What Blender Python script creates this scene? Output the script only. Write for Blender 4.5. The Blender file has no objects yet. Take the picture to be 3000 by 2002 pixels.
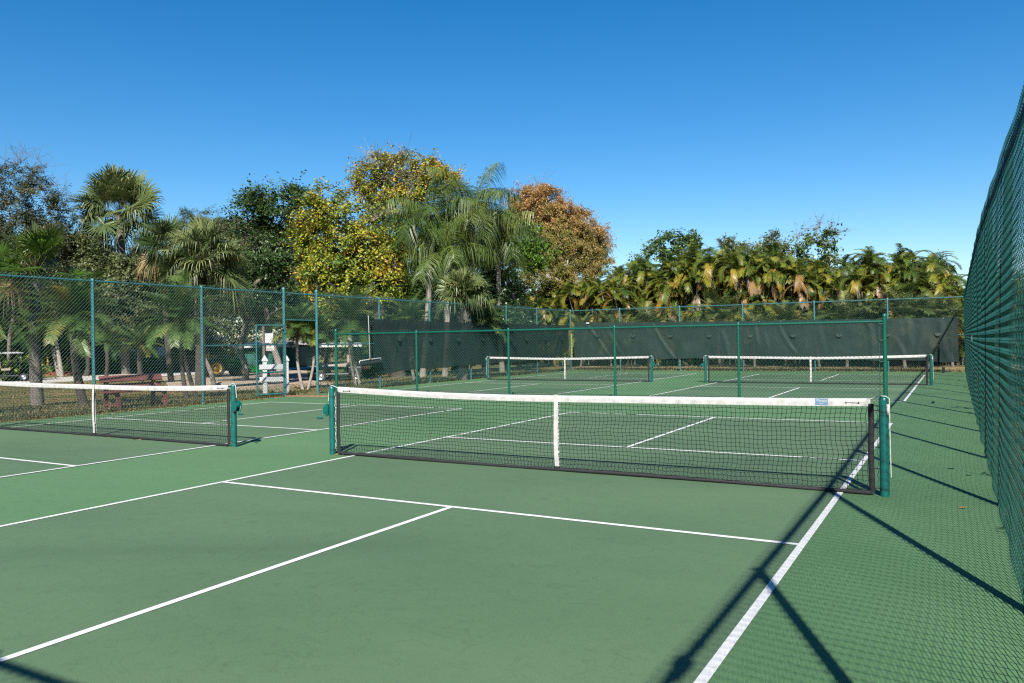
import bpy, bmesh, math, random
import numpy as np
from mathutils import Matrix, Vector
rng = np.random.default_rng(11)
random.seed(5)
S = bpy.context.scene
COL = S.collection
PI = math.pi
# ------------------------------------------------------------------ camera
CAM = np.array([.97, -7.9835, 1.476]); YAW, PIT, ROL, FPX = .5153, .0006, -.0153, 2295.85
_cy, _sy, _cp, _sp, _cr, _sr = math.cos(YAW), math.sin(YAW), math.cos(PIT), math.sin(PIT), math.cos(ROL), math.sin(ROL)
_f = np.array([-_sy*_cp, _cy*_cp, _sp]); _r = np.array([_cy, _sy, 0.]); _u = np.cross(_r, _f)
RM = np.array([_cr*_r+_sr*_u, -_sr*_r+_cr*_u, _f])
cd = bpy.data.cameras.new('camera'); cam = bpy.data.objects.new('camera', cd); COL.objects.link(cam)
m = Matrix.Identity(4)
for i in range(3):
    m[i][0], m[i][1], m[i][2], m[i][3] = RM[0][i], RM[1][i], -RM[2][i], CAM[i]
cam.matrix_world = m
cd.sensor_width = 36; cd.lens = FPX/3000*36; cd.clip_start = .05; cd.clip_end = 3000
cd.dof.use_dof = True; cd.dof.focus_distance = 11; cd.dof.aperture_fstop = 6.3
S.camera = cam
def W(px, py, d):            # a point of the place, d metres in front of the lens
    return CAM + d*(RM.T @ np.array([(px-1500)/FPX, -(py-1001)/FPX, 1.]))
def G(px, py, z=0.):
    v = RM.T @ np.array([(px-1500)/FPX, -(py-1001)/FPX, 1.]); return CAM + v*((z-CAM[2])/v[2])
def zt(x, y):                # the lawn drops half a metre away from the courts
    t = np.clip((-17.5-x)/15., 0, 1); return -.55*t*t*(3-2*t)
# ------------------------------------------------------------------ materials
MATS = {}
ALB = .575
def al(c): return tuple(x*ALB for x in c)
def nodes(name):
    mt = bpy.data.materials.new(name); mt.use_nodes = True; nt = mt.node_tree
    return mt, nt, nt.nodes['Principled BSDF']
def nd(nt, t, **kw):
    n = nt.nodes.new(t)
    for k, v in kw.items():
        if k in n.inputs: n.inputs[k].default_value = v
        else: setattr(n, k, v)
    return n
def ramp(nt, stops, fac):
    r = nt.nodes.new('ShaderNodeValToRGB'); e = r.color_ramp.elements
    while len(e) < len(stops): e.new(.5)
    for q, (p, c) in zip(e, stops): q.position = p; q.color = (*c, 1)
    nt.links.new(fac, r.inputs[0]); return r.outputs[0]
def mat(name, c, rough=.6, var=.15, scale=3., metal=0., spec=.5, bump=0., bscale=60.):
    if name in MATS: return MATS[name]
    mt, nt, b = nodes(name)
    tc = nd(nt, 'ShaderNodeTexCoord'); nz = nd(nt, 'ShaderNodeTexNoise', Scale=scale, Detail=5., Roughness=.6)
    nt.links.new(tc.outputs['Object'], nz.inputs['Vector'])
    c = al(c) if not metal else c
    lo = tuple(x*(1-var) for x in c); hi = tuple(min(1, x*(1+var)) for x in c)
    nt.links.new(ramp(nt, [(.3, lo), (.7, hi)], nz.outputs['Fac']), b.inputs['Base Color'])
    b.inputs['Roughness'].default_value = rough; b.inputs['Metallic'].default_value = metal
    b.inputs['Specular IOR Level'].default_value = spec
    if bump:
        n2 = nd(nt, 'ShaderNodeTexNoise', Scale=bscale, Detail=4.); nt.links.new(tc.outputs['Object'], n2.inputs['Vector'])
        bp = nd(nt, 'ShaderNodeBump', Strength=bump, Distance=.02); nt.links.new(n2.outputs['Fac'], bp.inputs['Height']); nt.links.new(bp.outputs[0], b.inputs['Normal'])
    MATS[name] = mt; return mt
GAIN = dict(oak_leaf=1.7, brush_leaf=2.2, glossy_leaf=1.8, gold_leaf=1.6, cypress_leaf=1.5, sabal_leaf=1.3, queen_leaf=1.05, date_leaf=1.25, areca_leaf=1.35)
def leafmat(name, stops, rough=.5, trans=.25, spec=.35):
    if name in MATS: return MATS[name]
    mt, nt, b = nodes(name)
    at = nd(nt, 'ShaderNodeAttribute'); at.attribute_name = 'v'
    gk = GAIN.get(name, 1.); col = ramp(nt, [(p, tuple(min(.7, x*gk) for x in al(c))) for p, c in stops], at.outputs['Fac'])
    nt.links.new(col, b.inputs['Base Color']); b.inputs['Roughness'].default_value = rough; b.inputs['Specular IOR Level'].default_value = spec
    tr = nd(nt, 'ShaderNodeBsdfTranslucent'); nt.links.new(col, tr.inputs['Color'])
    mx = nd(nt, 'ShaderNodeMixShader'); mx.inputs[0].default_value = trans
    nt.links.new(b.outputs[0], mx.inputs[1]); nt.links.new(tr.outputs[0], mx.inputs[2])
    nt.links.new(mx.outputs[0], nt.nodes['Material Output'].inputs['Surface'])
    MATS[name] = mt; return mt
# ------------------------------------------------------------------ geometry helpers
class Geo:
    def __init__(s): s.V = []; s.F = []; s.A = []; s.n = 0
    def add(s, V, F, a=.5):
        V = np.asarray(V, float).reshape(-1, 3); F = np.asarray(F, int)
        s.V.append(V); s.F.append(F+s.n); s.n += len(V)
        s.A.append(np.broadcast_to(np.asarray(a, float), (len(F),)).copy()); return s
    def quads(s, Q, a=.5):
        Q = np.asarray(Q, float); k = len(Q)
        if k: s.add(Q.reshape(-1, 3), np.arange(k*4).reshape(k, 4), a)
        return s
    def box(s, c, d, R=None, a=.5):
        d = np.array(d)/2.; V = np.array([[x, y, z] for x in (-1, 1) for y in (-1, 1) for z in (-1, 1)])*d
        if R is not None: V = V @ np.array(R).T
        return s.add(V+np.array(c), [[0, 1, 3, 2], [4, 6, 7, 5], [0, 4, 5, 1], [2, 3, 7, 6], [0, 2, 6, 4], [1, 5, 7, 3]], a)
    def beam(s, p0, p1, w, h, up=(0, 0, 1), a=.5):
        p0, p1 = np.array(p0, float), np.array(p1, float); t = p1-p0; L = np.linalg.norm(t); t = t/L
        b = np.cross(up, t); b = b/np.linalg.norm(b); n = np.cross(t, b)
        return s.box((p0+p1)/2, (L, w, h), np.array([t, b, n]).T, a)
    def tube(s, P, r, sides=8, cap=True, a=.5):
        P = np.asarray(P, float); n = len(P); r = np.broadcast_to(np.asarray(r, float), (n,))
        T = np.gradient(P, axis=0); T /= np.linalg.norm(T, axis=1)[:, None]+1e-12
        ref = np.array([0, 0, 1.]) if abs(T[:, 2]).mean() < .8 else np.array([1., 0, 0])
        B = np.cross(T, ref); B /= np.linalg.norm(B, axis=1)[:, None]+1e-12; N = np.cross(B, T)
        th = np.arange(sides)*2*PI/sides
        V = P[:, None]+r[:, None, None]*(np.cos(th)[None, :, None]*B[:, None]+np.sin(th)[None, :, None]*N[:, None])
        i, j = np.meshgrid(np.arange(n-1), np.arange(sides), indexing='ij'); j2 = (j+1) % sides
        F = np.stack([i*sides+j, i*sides+j2, (i+1)*sides+j2, (i+1)*sides+j], -1).reshape(-1, 4)
        s.add(V.reshape(-1, 3), F, a)
        if cap and sides > 3:
            for k in (0, n-1):
                c = V[k]
                for q in range(1, sides-1, 2):
                    q3 = (q+2) % sides if q+2 < sides else 0
                    s.add([c[0], c[q], c[q+1], c[q3]] if q+2 < sides else [c[0], c[q], c[q+1], c[0]], [[0, 1, 2, 3]] if q+2 < sides else [[0, 1, 2, 2]], a)
        return s
    def cyl(s, p0, p1, r0, r1=None, sides=12, a=.5): return s.tube([p0, p1], [r0, r1 if r1 is not None else r0], sides, True, a)
    def lathe(s, prof, c=(0, 0, 0), segs=16, axis='z', a=.5):
        prof = np.array(prof, float); n = len(prof); th = np.arange(segs)*2*PI/segs
        V = np.stack([prof[:, 0, None]*np.cos(th), prof[:, 0, None]*np.sin(th), np.broadcast_to(prof[:, 1, None], (n, segs))], -1)
        if axis == 'x': V = V[..., [2, 0, 1]]
        if axis == 'y': V = V[..., [0, 2, 1]]
        i, j = np.meshgrid(np.arange(n-1), np.arange(segs), indexing='ij'); j2 = (j+1) % segs
        return s.add((V+np.array(c)).reshape(-1, 3), np.stack([i*segs+j, i*segs+j2, (i+1)*segs+j2, (i+1)*segs+j], -1).reshape(-1, 4), a)
    def segs(s, P0, P1, r, a=.5):                # many thin three-sided rods at once
        P0, P1 = np.asarray(P0, float), np.asarray(P1, float); T = P1-P0; T = T/(np.linalg.norm(T, axis=1)[:, None]+1e-12)
        ref = np.where(np.abs(T[:, 1:2]) < .8, np.array([[0, 1., 0]]), np.array([[1., 0, 0]]))
        B = np.cross(T, ref); B /= np.linalg.norm(B, axis=1)[:, None]; N = np.cross(B, T)
        r = np.broadcast_to(np.asarray(r, float), (len(P0),))[:, None]
        V = []
        for Q in (P0, P1):
            for k in range(3): V.append(Q+r*(math.cos(k*2.0944+.5)*B+math.sin(k*2.0944+.5)*N))
        V = np.stack(V, 1); o = np.arange(len(P0))[:, None]*6
        F = np.concatenate([o+np.array([[k, (k+1) % 3, 3+(k+1) % 3, 3+k]]) for k in range(3)])
        return s.add(V.reshape(-1, 3), F, np.tile(np.broadcast_to(np.asarray(a, float), (len(P0),)), 3))
    def grid(s, X, a=.5):                        # X: (n,m,3)
        n, k = X.shape[:2]; i, j = np.meshgrid(np.arange(n-1), np.arange(k-1), indexing='ij')
        return s.add(X.reshape(-1, 3), np.stack([i*k+j, (i+1)*k+j, (i+1)*k+j+1, i*k+j+1], -1).reshape(-1, 4), a)
    def mesh(s, name, mt, smooth=False, off=None):
        V = np.concatenate(s.V); F = np.concatenate(s.F); A = np.concatenate(s.A)
        if off is not None: V = V-np.array(off)
        me = bpy.data.meshes.new(name); tri = F[:, 3] == F[:, 2]
        ln = np.where(tri, 3, 4); st = np.concatenate([[0], np.cumsum(ln)[:-1]])
        keep = np.ones(F.shape, bool); keep[:, 3] = ~tri
        me.vertices.add(len(V)); me.vertices.foreach_set('co', V.ravel().astype(np.float32))
        L = F[keep]; me.loops.add(len(L)); me.loops.foreach_set('vertex_index', L.astype(np.int32))
        me.polygons.add(len(F)); me.polygons.foreach_set('loop_start', st.astype(np.int32))
        me.polygons.foreach_set('use_smooth', np.full(len(F), smooth))
        at = me.attributes.new('v', 'FLOAT', 'FACE'); at.data.foreach_set('value', A.astype(np.float32))
        me.update(); me.materials.append(mt); return me
    def build(s, name, mt, parent=None, smooth=False, off=None, bev=0.):
        o = bpy.data.objects.new(name, s.mesh(name, mt, smooth, off)); COL.objects.link(o); o.parent = parent
        if bev:
            b = o.modifiers.new('bevel', 'BEVEL'); b.width = bev; b.segments = 2; b.limit_method = 'ANGLE'
        return o
def meshobj(name, me, parent=None, loc=None, scale=None, rotz=0):
    o = bpy.data.objects.new(name, me); COL.objects.link(o); o.parent = parent
    if loc is not None: o.location = loc
    if scale is not None: o.scale = scale
    o.rotation_euler.z = rotz; return o
def tag(o, label, cat, group=None, kind=None):
    o['label'] = label; o['category'] = cat
    if group: o['group'] = group
    if kind: o['kind'] = kind
    return o
def thing(name, label, cat, loc=(0, 0, 0), rotz=0., group=None, scale=None):
    o = bpy.data.objects.new(name, None); COL.objects.link(o); o.location = tuple(float(x) for x in loc); o.rotation_euler = (0, 0, rotz)
    o.empty_display_size = .2
    if scale: o.scale = (scale,)*3 if np.isscalar(scale) else scale
    return tag(o, label, cat, group)
def dup(root, loc, rotz, label=None, group=None, scale=None):
    r = root.copy(); COL.objects.link(r); r.location = tuple(float(x) for x in loc); r.rotation_euler = (0, 0, rotz)
    if label: r['label'] = label
    if group: r['group'] = group
    if scale: r.scale = (scale,)*3 if np.isscalar(scale) else scale
    for ch in list(root.children):
        c = ch.copy(); COL.objects.link(c); c.parent = r
        for g in list(ch.children):
            d = g.copy(); COL.objects.link(d); d.parent = c
    return r
def struct(name, g, mt, smooth=False):
    o = g.build(name, mt, None, smooth); o['kind'] = 'structure'; return o
def unit(v): return v/(np.linalg.norm(v, axis=-1, keepdims=True)+1e-12)
# ------------------------------------------------------------------ light and sky
SUN = np.array([.52, -1.05, 1.0]); SUN = SUN/np.linalg.norm(SUN)
EL = math.asin(SUN[2])
sl = bpy.data.lights.new('sun', 'SUN'); sl.energy = 5.0; sl.angle = math.radians(.53); sl.color = (1., .955, .88)
so = bpy.data.objects.new('sun', sl); COL.objects.link(so); so.rotation_euler = Vector(-SUN).to_track_quat('-Z', 'Y').to_euler(); so.location = (20, -40, 40)
w = bpy.data.worlds.new('World'); S.world = w; w.use_nodes = True
sky = w.node_tree.nodes.new('ShaderNodeTexSky'); sky.sky_type = 'NISHITA'; sky.sun_disc = False
sky.sun_elevation = EL; sky.sun_rotation = math.atan2(SUN[0], SUN[1]); sky.altitude = 0; sky.air_density = 1.0; sky.dust_density = .2; sky.ozone_density = 3.0
bg = w.node_tree.nodes['Background']; bg.inputs[1].default_value = .0615
hs = w.node_tree.nodes.new('ShaderNodeHueSaturation'); hs.inputs['Saturation'].default_value = 1.41
w.node_tree.links.new(sky.outputs[0], hs.inputs['Color']); w.node_tree.links.new(hs.outputs[0], bg.inputs[0])
S.view_settings.view_transform = 'Standard'; S.view_settings.look = 'None'; S.view_settings.exposure = 1.19; S.view_settings.gamma = 1
S.cycles.max_bounces = 6; S.cycles.diffuse_bounces = 3; S.cycles.glossy_bounces = 2; S.cycles.transparent_max_bounces = 12; S.cycles.transmission_bounces = 3
S.cycles.use_denoising = False; S.cycles.filter_width = 1.25
S.cycles.caustics_reflective = False; S.cycles.caustics_refractive = False
# ------------------------------------------------------------------ ground
def ground_mat():
    mt, nt, b = nodes('grass_ground')
    tc = nd(nt, 'ShaderNodeTexCoord')
    n1 = nd(nt, 'ShaderNodeTexNoise', Scale=.35, Detail=6., Roughness=.65); n2 = nd(nt, 'ShaderNodeTexNoise', Scale=14., Detail=5., Roughness=.7)
    for n in (n1, n2): nt.links.new(tc.outputs['Object'], n.inputs['Vector'])
    a = ramp(nt, [(.36, (.075, .095, .026)), (.5, (.14, .13, .045)), (.64, (.20, .155, .07))], n1.outputs['Fac'])
    c = ramp(nt, [(.35, (.35, .35, .33)), (.65, (1.25, 1.2, 1.15))], n2.outputs['Fac'])
    mx = nd(nt, 'ShaderNodeMix', data_type='RGBA', blend_type='MULTIPLY'); mx.inputs[0].default_value = 1
    nt.links.new(a, mx.inputs[6]); nt.links.new(c, mx.inputs[7]); nt.links.new(mx.outputs[2], b.inputs['Base Color'])
    b.inputs['Roughness'].default_value = .95; b.inputs['Specular IOR Level'].default_value = .1
    bp = nd(nt, 'ShaderNodeBump', Strength=.8, Distance=.05); nt.links.new(n2.outputs['Fac'], bp.inputs['Height']); nt.links.new(bp.outputs[0], b.inputs['Normal'])
    return mt
g = Geo()
xs = np.concatenate([[-1500, -400, -120, -80], np.linspace(-60, -16, 45), [-10, 0, 5, 20, 80, 400, 1500]])
ys = np.concatenate([[-1500, -300, -60], np.linspace(-30, 60, 19), [100, 300, 1500]])
X, Y = np.meshgrid(xs, ys, indexing='ij'); g.grid(np.stack([X, Y, zt(X, Y)-.03], -1))
struct('ground', g, ground_mat(), True)
def court_mat(name, c1, c2):
    mt, nt, b = nodes(name)
    tc = nd(nt, 'ShaderNodeTexCoord')
    mp = nd(nt, 'ShaderNodeMapping'); mp.inputs['Scale'].default_value = (.22, .5, 1); nt.links.new(tc.outputs['Object'], mp.inputs[0])
    n1 = nd(nt, 'ShaderNodeTexNoise', Scale=1.2, Detail=5., Roughness=.55); nt.links.new(mp.outputs[0], n1.inputs['Vector'])
    n2 = nd(nt, 'ShaderNodeTexNoise', Scale=220., Detail=3., Roughness=.7); nt.links.new(tc.outputs['Object'], n2.inputs['Vector'])
    n3 = nd(nt, 'ShaderNodeTexNoise', Scale=9., Detail=8., Roughness=.75, Distortion=1.2); nt.links.new(tc.outputs['Object'], n3.inputs['Vector'])
    a = ramp(nt, [(.33, al(c1)), (.67, al(c2))], n1.outputs['Fac'])
    f = ramp(nt, [(.3, (.80, .80, .80)), (.7, (1.18, 1.18, 1.18))], n2.outputs['Fac'])
    s = ramp(nt, [(.25, (.78, .80, .81)), (.45, (1., 1., 1.)), (.75, (1.05, 1.05, 1.05))], n3.outputs['Fac'])
    n4 = nd(nt, 'ShaderNodeTexNoise', Scale=1.7, Detail=3., Roughness=.5, Distortion=2.5); nt.links.new(tc.outputs['Object'], n4.inputs['Vector'])
    sc = ramp(nt, [(.0, (1, 1, 1)), (.488, (1, 1, 1)), (.4965, (.85, .85, .86)), (.505, (1, 1, 1)), (1, (1, 1, 1))], n4.outputs['Fac'])
    n5 = nd(nt, 'ShaderNodeTexNoise', Scale=.33, Detail=6., Roughness=.62, Distortion=.8); nt.links.new(mp.outputs[0], n5.inputs['Vector'])
    st = ramp(nt, [(.36, (.76, .80, .81)), (.48, (1., 1., 1.)), (.62, (1.07, 1.06, 1.05))], n5.outputs['Fac'])
    n6 = nd(nt, 'ShaderNodeTexNoise', Scale=75., Detail=2.); nt.links.new(tc.outputs['Object'], n6.inputs['Vector'])
    sp = ramp(nt, [(.0, (.62, .66, .62)), (.235, (1, 1, 1)), (.76, (1, 1, 1)), (.80, (1.5, 1.45, 1.5))], n6.outputs['Fac'])
    col = a
    for q in (f, s, sc, st, sp):
        mx = nd(nt, 'ShaderNodeMix', data_type='RGBA', blend_type='MULTIPLY'); mx.inputs[0].default_value = 1
        nt.links.new(col, mx.inputs[6]); nt.links.new(q, mx.inputs[7]); col = mx.outputs[2]
    nt.links.new(col, b.inputs['Base Color'])
    b.inputs['Roughness'].default_value = .75; b.inputs['Specular IOR Level'].default_value = .25
    bp = nd(nt, 'ShaderNodeBump', Strength=.35, Distance=.004); nt.links.new(n2.outputs['Fac'], bp.inputs['Height']); nt.links.new(bp.outputs[0], b.inputs['Normal'])
    return mt
SX0, SX1, SY0, SY1 = -15.97, 1.42, -9.4, 28.15
g = Geo(); g.box(((SX0+SX1)/2, (SY0+SY1)/2, -.075), (SX1-SX0, SY1-SY0, .15)); struct('court_surface', g, court_mat('court_outer_green', (.099, .215, .093), (.120, .242, .110)))
def sheet(g, x0, x1, y0, y1, z): g.quads([[[x0, y0, z], [x1, y0, z], [x1, y1, z], [x0, y1, z]]])
NV, BL, HW, LW = 2.145, 6.68, 5.97, .052
COURTS = [(0., 0.), (-8.64, 0.), (-.058, 18.305), (-8.69, 18.305)]
gi, gl = Geo(), Geo()
for cx, cy in COURTS:
    sheet(gi, cx-HW, cx, cy-BL, cy+BL, .004)
    h = LW/2
    for x in (cx, cx-HW): sheet(gl, x-h, x+h, cy-BL-h, cy+BL+h, .008)
    for y in (-BL, -NV, NV, BL): sheet(gl, cx-HW+h, cx-h, cy+y-h, cy+y+h, .008)
    for y0, y1 in ((-BL+h, -NV-h), (NV+h, BL-h)): sheet(gl, cx-HW/2-h, cx-HW/2+h, cy+y0, cy+y1, .008)
struct('playing_area', gi, court_mat('court_inner_green', (.096, .175, .091), (.118, .204, .107)))
struct('court_lines', gl, mat('line_paint', (.86, .86, .85), .75, .13, 14.))
def strip(name, pts, z, mt):
    P = np.array(pts, float); n = len(P)//2; A, B = P[:n], P[n:][::-1]; m_ = 14; g = Geo()
    t = np.linspace(0, 1, m_)[None, :, None]; X = A[:, None]*(1-t)+B[:, None]*t
    X = np.stack([X[..., 0], X[..., 1], zt(X[..., 0], X[..., 1])+z], -1); g.grid(X); return struct(name, g, mt)
strip('road', [(-46.8, -40), (-46.8, 19), (-47.5, 27), (-49, 70), (-58, 70), (-56.2, 33), (-54.8, 23.6), (-54.5, -40)], -.008, mat('shell_road', (.62, .57, .51), .9, .2, 2., bump=.4, bscale=30))
sandm = mat('sandy_path', (.46, .36, .26), .95, .35, 1.3, bump=.6, bscale=25)
strip('path', [(-46.7, 27), (-30, 15.4), (-20, 11.7), (-16.9, 9.2), (-16.05, 8.6), (-16.05, 9.9), (-17.4, 12.), (-21, 16.2), (-32, 26), (-46.7, 41)], -.012, sandm)
strip('sand_strip', [(-17.6, 12.), (-17.9, 14.2), (-18.2, 16.5), (-18.8, 18.3), (-20.9, 19.2), (-20.7, 17.3), (-20.4, 15.7), (-20.2, 13.9)], -.018, sandm)
g = Geo(); xs = np.linspace(-18, 8, 40); ys = np.linspace(28.16, 37.5, 16); X, Y = np.meshgrid(xs, ys, indexing='ij'); g.grid(np.stack([X, Y, zt(X, Y)-.022+.02*np.sin(X*1.3)*np.sin(Y)], -1)); struct('dry_lawn', g, mat('dry_lawn_soil', (.34, .26, .13), .95, .5, 1.2, bump=.8, bscale=18))
g = Geo(); g.box((-15.1, 8.62, .02), (1.5, .12, .036), np.array([[.97, -.24, 0], [.24, .97, 0], [0, 0, 1]]))
tag(g.build('wooden_threshold', mat('weathered_wood', (.30, .15, .09), .8, .3, 8.)), 'long reddish brown timber strip lying on the court at the open gate', 'timber strip')
# ------------------------------------------------------------------ chain link fences
PW = .083
def chain_mesh(name, w_, h, mt, r=.0026, bulge=0., seed=0., z0=.05, top=(0, 0), up=(0, 0)):
    g = Geo(); hp = PW/2
    nk = int((w_+h)/PW)+2
    jj = np.arange(int((h-z0)/hp)+1)
    Ps, Qs = [], []
    for sgn in (1, -1):
        k = np.arange(-nk, nk+1)[:, None]*PW
        base = k if sgn > 0 else k+0
        x0 = base+sgn*jj[None]*hp; x1 = x0+sgn*hp; za = z0+jj[None]*hp+0*x0; zb = za+hp
        ok = (np.minimum(x0, x1) > -.044) & (np.maximum(x0, x1) < w_+.044)
        wv = .003*sgn*np.where((jj % 2 == 0)[None], 1, -1)+0*x0
        Ps.append(np.stack([x0, wv, za], -1)[ok]); Qs.append(np.stack([x1, -wv, zb], -1)[ok])
    P, Q = np.concatenate(Ps), np.concatenate(Qs)
    for A in (P, Q):
        u, v = A[:, 0]/w_, A[:, 2]/h
        A[:, 1] += (top[0]*(1-u)+top[1]*u)*v; A[:, 2] += (up[0]*(1-u)+up[1]*u)*v
        A[:, 1] += bulge*np.clip(np.sin(PI*np.clip(u, 0, 1)), 0, 1)**.6*(np.sin(u*PI*2+seed)*np.sin(v*PI)*.6+np.sin(u*PI*3.3+seed*2+v*4)*.4+ (1-v)**3*np.sin(u*PI*4+seed)*.9)
    g.segs(P, Q, r); return g.mesh(name, mt)
teal = mat('faded_teal_paint', (.055, .21, .225), .45, .3, 5.); tealw = mat('teal_wire', (.018, .105, .092), .5, .2, 4.)
green = mat('green_paint', (.004, .115, .072), .35, .15, 4.); greenw = mat('green_wire', (.012, .085, .055), .5, .2, 4.)
tealr = mat('shaded_deep_teal_paint', (.004, .075, .06), .45, .2, 4.); tealrw = mat('shaded_deep_teal_wire', (.003, .066, .052), .45, .2, 4.)  # right fence's teal green, with the shade of its unlit side darkened in
CM = {}
def chain(key, *a, **k):
    if key not in CM: CM[key] = chain_mesh('chain_link', *a, **k)
    return CM[key]
def postgeo(h, r, cap=True):
    g = Geo(); g.cyl((0, 0, -.05), (0, 0, h), r, sides=12)
    if cap: g.lathe([(r*1.12, h-.035), (r*1.12, h), (r*.9, h+.02), (r*.4, h+.035), (.001, h+.038)], segs=12)
    return g
def fence(name, label, p0, ang, ds, h, pm, wm, key, pr=.032, rr=.021, skip=(), mids=(), bulge=.012, wr=.0026, endr=None, tall=(), lean=None, rise=None, side=-.026):
    rise = rise or (lambda d: 0.)
    t = thing(name, label, 'fence', (p0[0], p0[1], 0), ang)
    for i, d in enumerate(ds):
        big = i in (0, len(ds)-1) or i in tall
        o = postgeo(h+rise(d)+(.1 if i in tall else .0), endr if (endr and big) else pr).build('fence_post', pm, t, True); o.location = (d, 0, 0)
        if lean: o.rotation_euler.x = math.atan2(lean(d), h)
    lf_ = lean or (lambda d: 0.)
    g = Geo(); g.tube([(d, -lf_(d), h-.03+rise(d)) for d in ds], rr, 8)
    for d in np.arange(ds[0]+.4, ds[-1], .61): g.cyl((d-.006, -lf_(d), h-.03+rise(d)), (d+.006, -lf_(d), h-.03+rise(d)), rr*1.25, sides=8)
    g.build('top_rail', pm, t, True)
    if not lean: g = Geo(); g.cyl((ds[0], -.012, .07), (ds[-1], -.012, .07), .004, sides=5); g.build('tension_wire', wm, t)
    for a, b, z in mids:
        g = Geo(); g.cyl((a, 0, z), (b, 0, z), rr*.95, sides=8); g.build('middle_rail', pm, t, True)
    for i in range(len(ds)-1):
        if key == 'B' and not i: pass
        wd = ds[i+1]-ds[i]
        if i in skip: continue
        kk = (key, i if lean else i % 3); me = chain(kk, 3.0, h+.03, wm, r=wr, bulge=bulge, seed=i*1.7, z0=0. if lean else .05, top=(-lf_(ds[i]), -lf_(ds[i+1])), up=(rise(ds[i]), rise(ds[i+1])))
        if wd < 2.5:
            me = chain((key, 'n%.2f' % wd), wd, h+.03, wm, r=wr, bulge=bulge*.5); meshobj('chain_link', me, t, (ds[i], side, 0))
        else: meshobj('chain_link', me, t, (ds[i], side, 0), (wd/3.0, 1, 1))
    return t
H = 3.03
# side fence (left): local x runs along world +Y, local -y is the court side (world +X)
YL = [-9.05, -6.1, -3.15, -.2, 2.77, 5.71, 8.56, 9.9, 12.88, 15.8, 18.6, 21.5, 24.35, 28.0]
dl = [y+9.05 for y in YL]
fl = fence('tall_fence', 'long faded teal chain link fence in front of the palms, with open gate', (-16., -9.05), PI/2, dl, H, teal, tealw, 'L', .036, .022, skip=(6,),
           mids=[(dl[5], dl[6], 1.5), (dl[7], dl[8], 1.49), (dl[6], dl[7], 2.22)], tall=(6, 7), endr=.042)
me = chain(('L', 'over'), 1.34, H+.03, tealw, z0=2.24); meshobj('chain_link', me, fl, (dl[6], -.024, 0))
# the open gate leaf, folded back against the fence
gt = bpy.data.objects.new('gate', None); COL.objects.link(gt); gt.parent = fl; gt.location = (dl[6]-.06, -.10, 0)
gt.rotation_euler.z = PI-.08
g = Geo()
for a, b in (((0, 0, .1), (0, 0, 2.05)), ((1.0, 0, .1), (1.0, 0, 2.05)), ((0, 0, .1), (1.0, 0, .1)), ((0, 0, 2.05), (1., 0, 2.05)), ((0, 0, .72), (1., 0, .72))): g.cyl(a, b, .022, sides=8)
g.build('gate_frame', teal, gt, True)
meshobj('chain_link', chain(('L', 'gate'), 1.0, 2.02, tealw, z0=.12), gt, (0, .02, 0))
Geo().box((.97, -.03, 1.05), (.12, .06, .05)).build('latch', teal, gt)
for z in (.3, 1.85): Geo().box((.01, 0, z), (.07, .07, .05)).build('hinge', teal, gt)
# fence at the far end
XB = [-16., -13.33, -10.33, -7.4, -4.35, -1.48, 1.30]
fb = fence('tall_fence', 'teal chain link fence along the far end, in front of the areca palm hedge', (-16., 28.), 0, [x+16 for x in XB], H, teal, tealw, 'B', .034, .021, mids=[(16.6, 17.3, 1.49)])
# close fence on the right
YR = [-9.05, -6.08, -3.08, -.08, 2.9, 5.9, 8.87, 11.83, 14.8, 17.8, 20.8, 23.8, 26., 28.]
fr = fence('tall_fence', 'deep teal chain link fence running close along the right, seen edge on', (1.31, -9.05), PI/2, [y+9.05 for y in YR], 2.99, tealr, tealrw, 'R', .034, .026, bulge=.016, wr=.0025, side=.042, lean=lambda d: .13*max(0., 1-max(0., d-6.)/8.5)**1.4, rise=lambda d: .06*max(0., 1-max(0., d-6.)/8.5)**1.4)
fr.rotation_euler.y = 0
g = Geo(); g.box((1.36, -.13, 3.02), (.14, .07, .09)); g.box((1.27, -.12, 2.99), (.09, .06, .07)); g.build('rail_shadow_block', tealr, fr, bev=.02)  # unseen blocks added on the rail to cast the dark blob onto the court
# fence behind the camera, only its shadow falls into view
fence('tall_fence', 'teal chain link fence whose shadow falls on the near court corner', (-15.9, -9.05), 0, list(np.linspace(0, 17.2, 7)), 2.96, tealr, tealrw, 'K', .034, .026)
# low dividing fence
XM = [-15.33+i*3.003 for i in range(6)]
fm = fence('low_fence', 'low green chain link fence dividing the near courts from the far courts', (XM[0], 10.0), 0, [x-XM[0] for x in XM], 1.815, green, greenw, 'M', .031, .026, endr=.042, tall=(0, 5), bulge=.006, side=.034)
g = Geo(); g.beam((15.0-.09, 0, .05), (15.0-.09, 0, 1.78), .012, .03, up=(0, 1, 0))
for z in (.1, .5, .95, 1.4, 1.74): g.box((14.97, 0, z), (.10, .10, .02))
g.build('tension_bar', greenw, fm)
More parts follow.
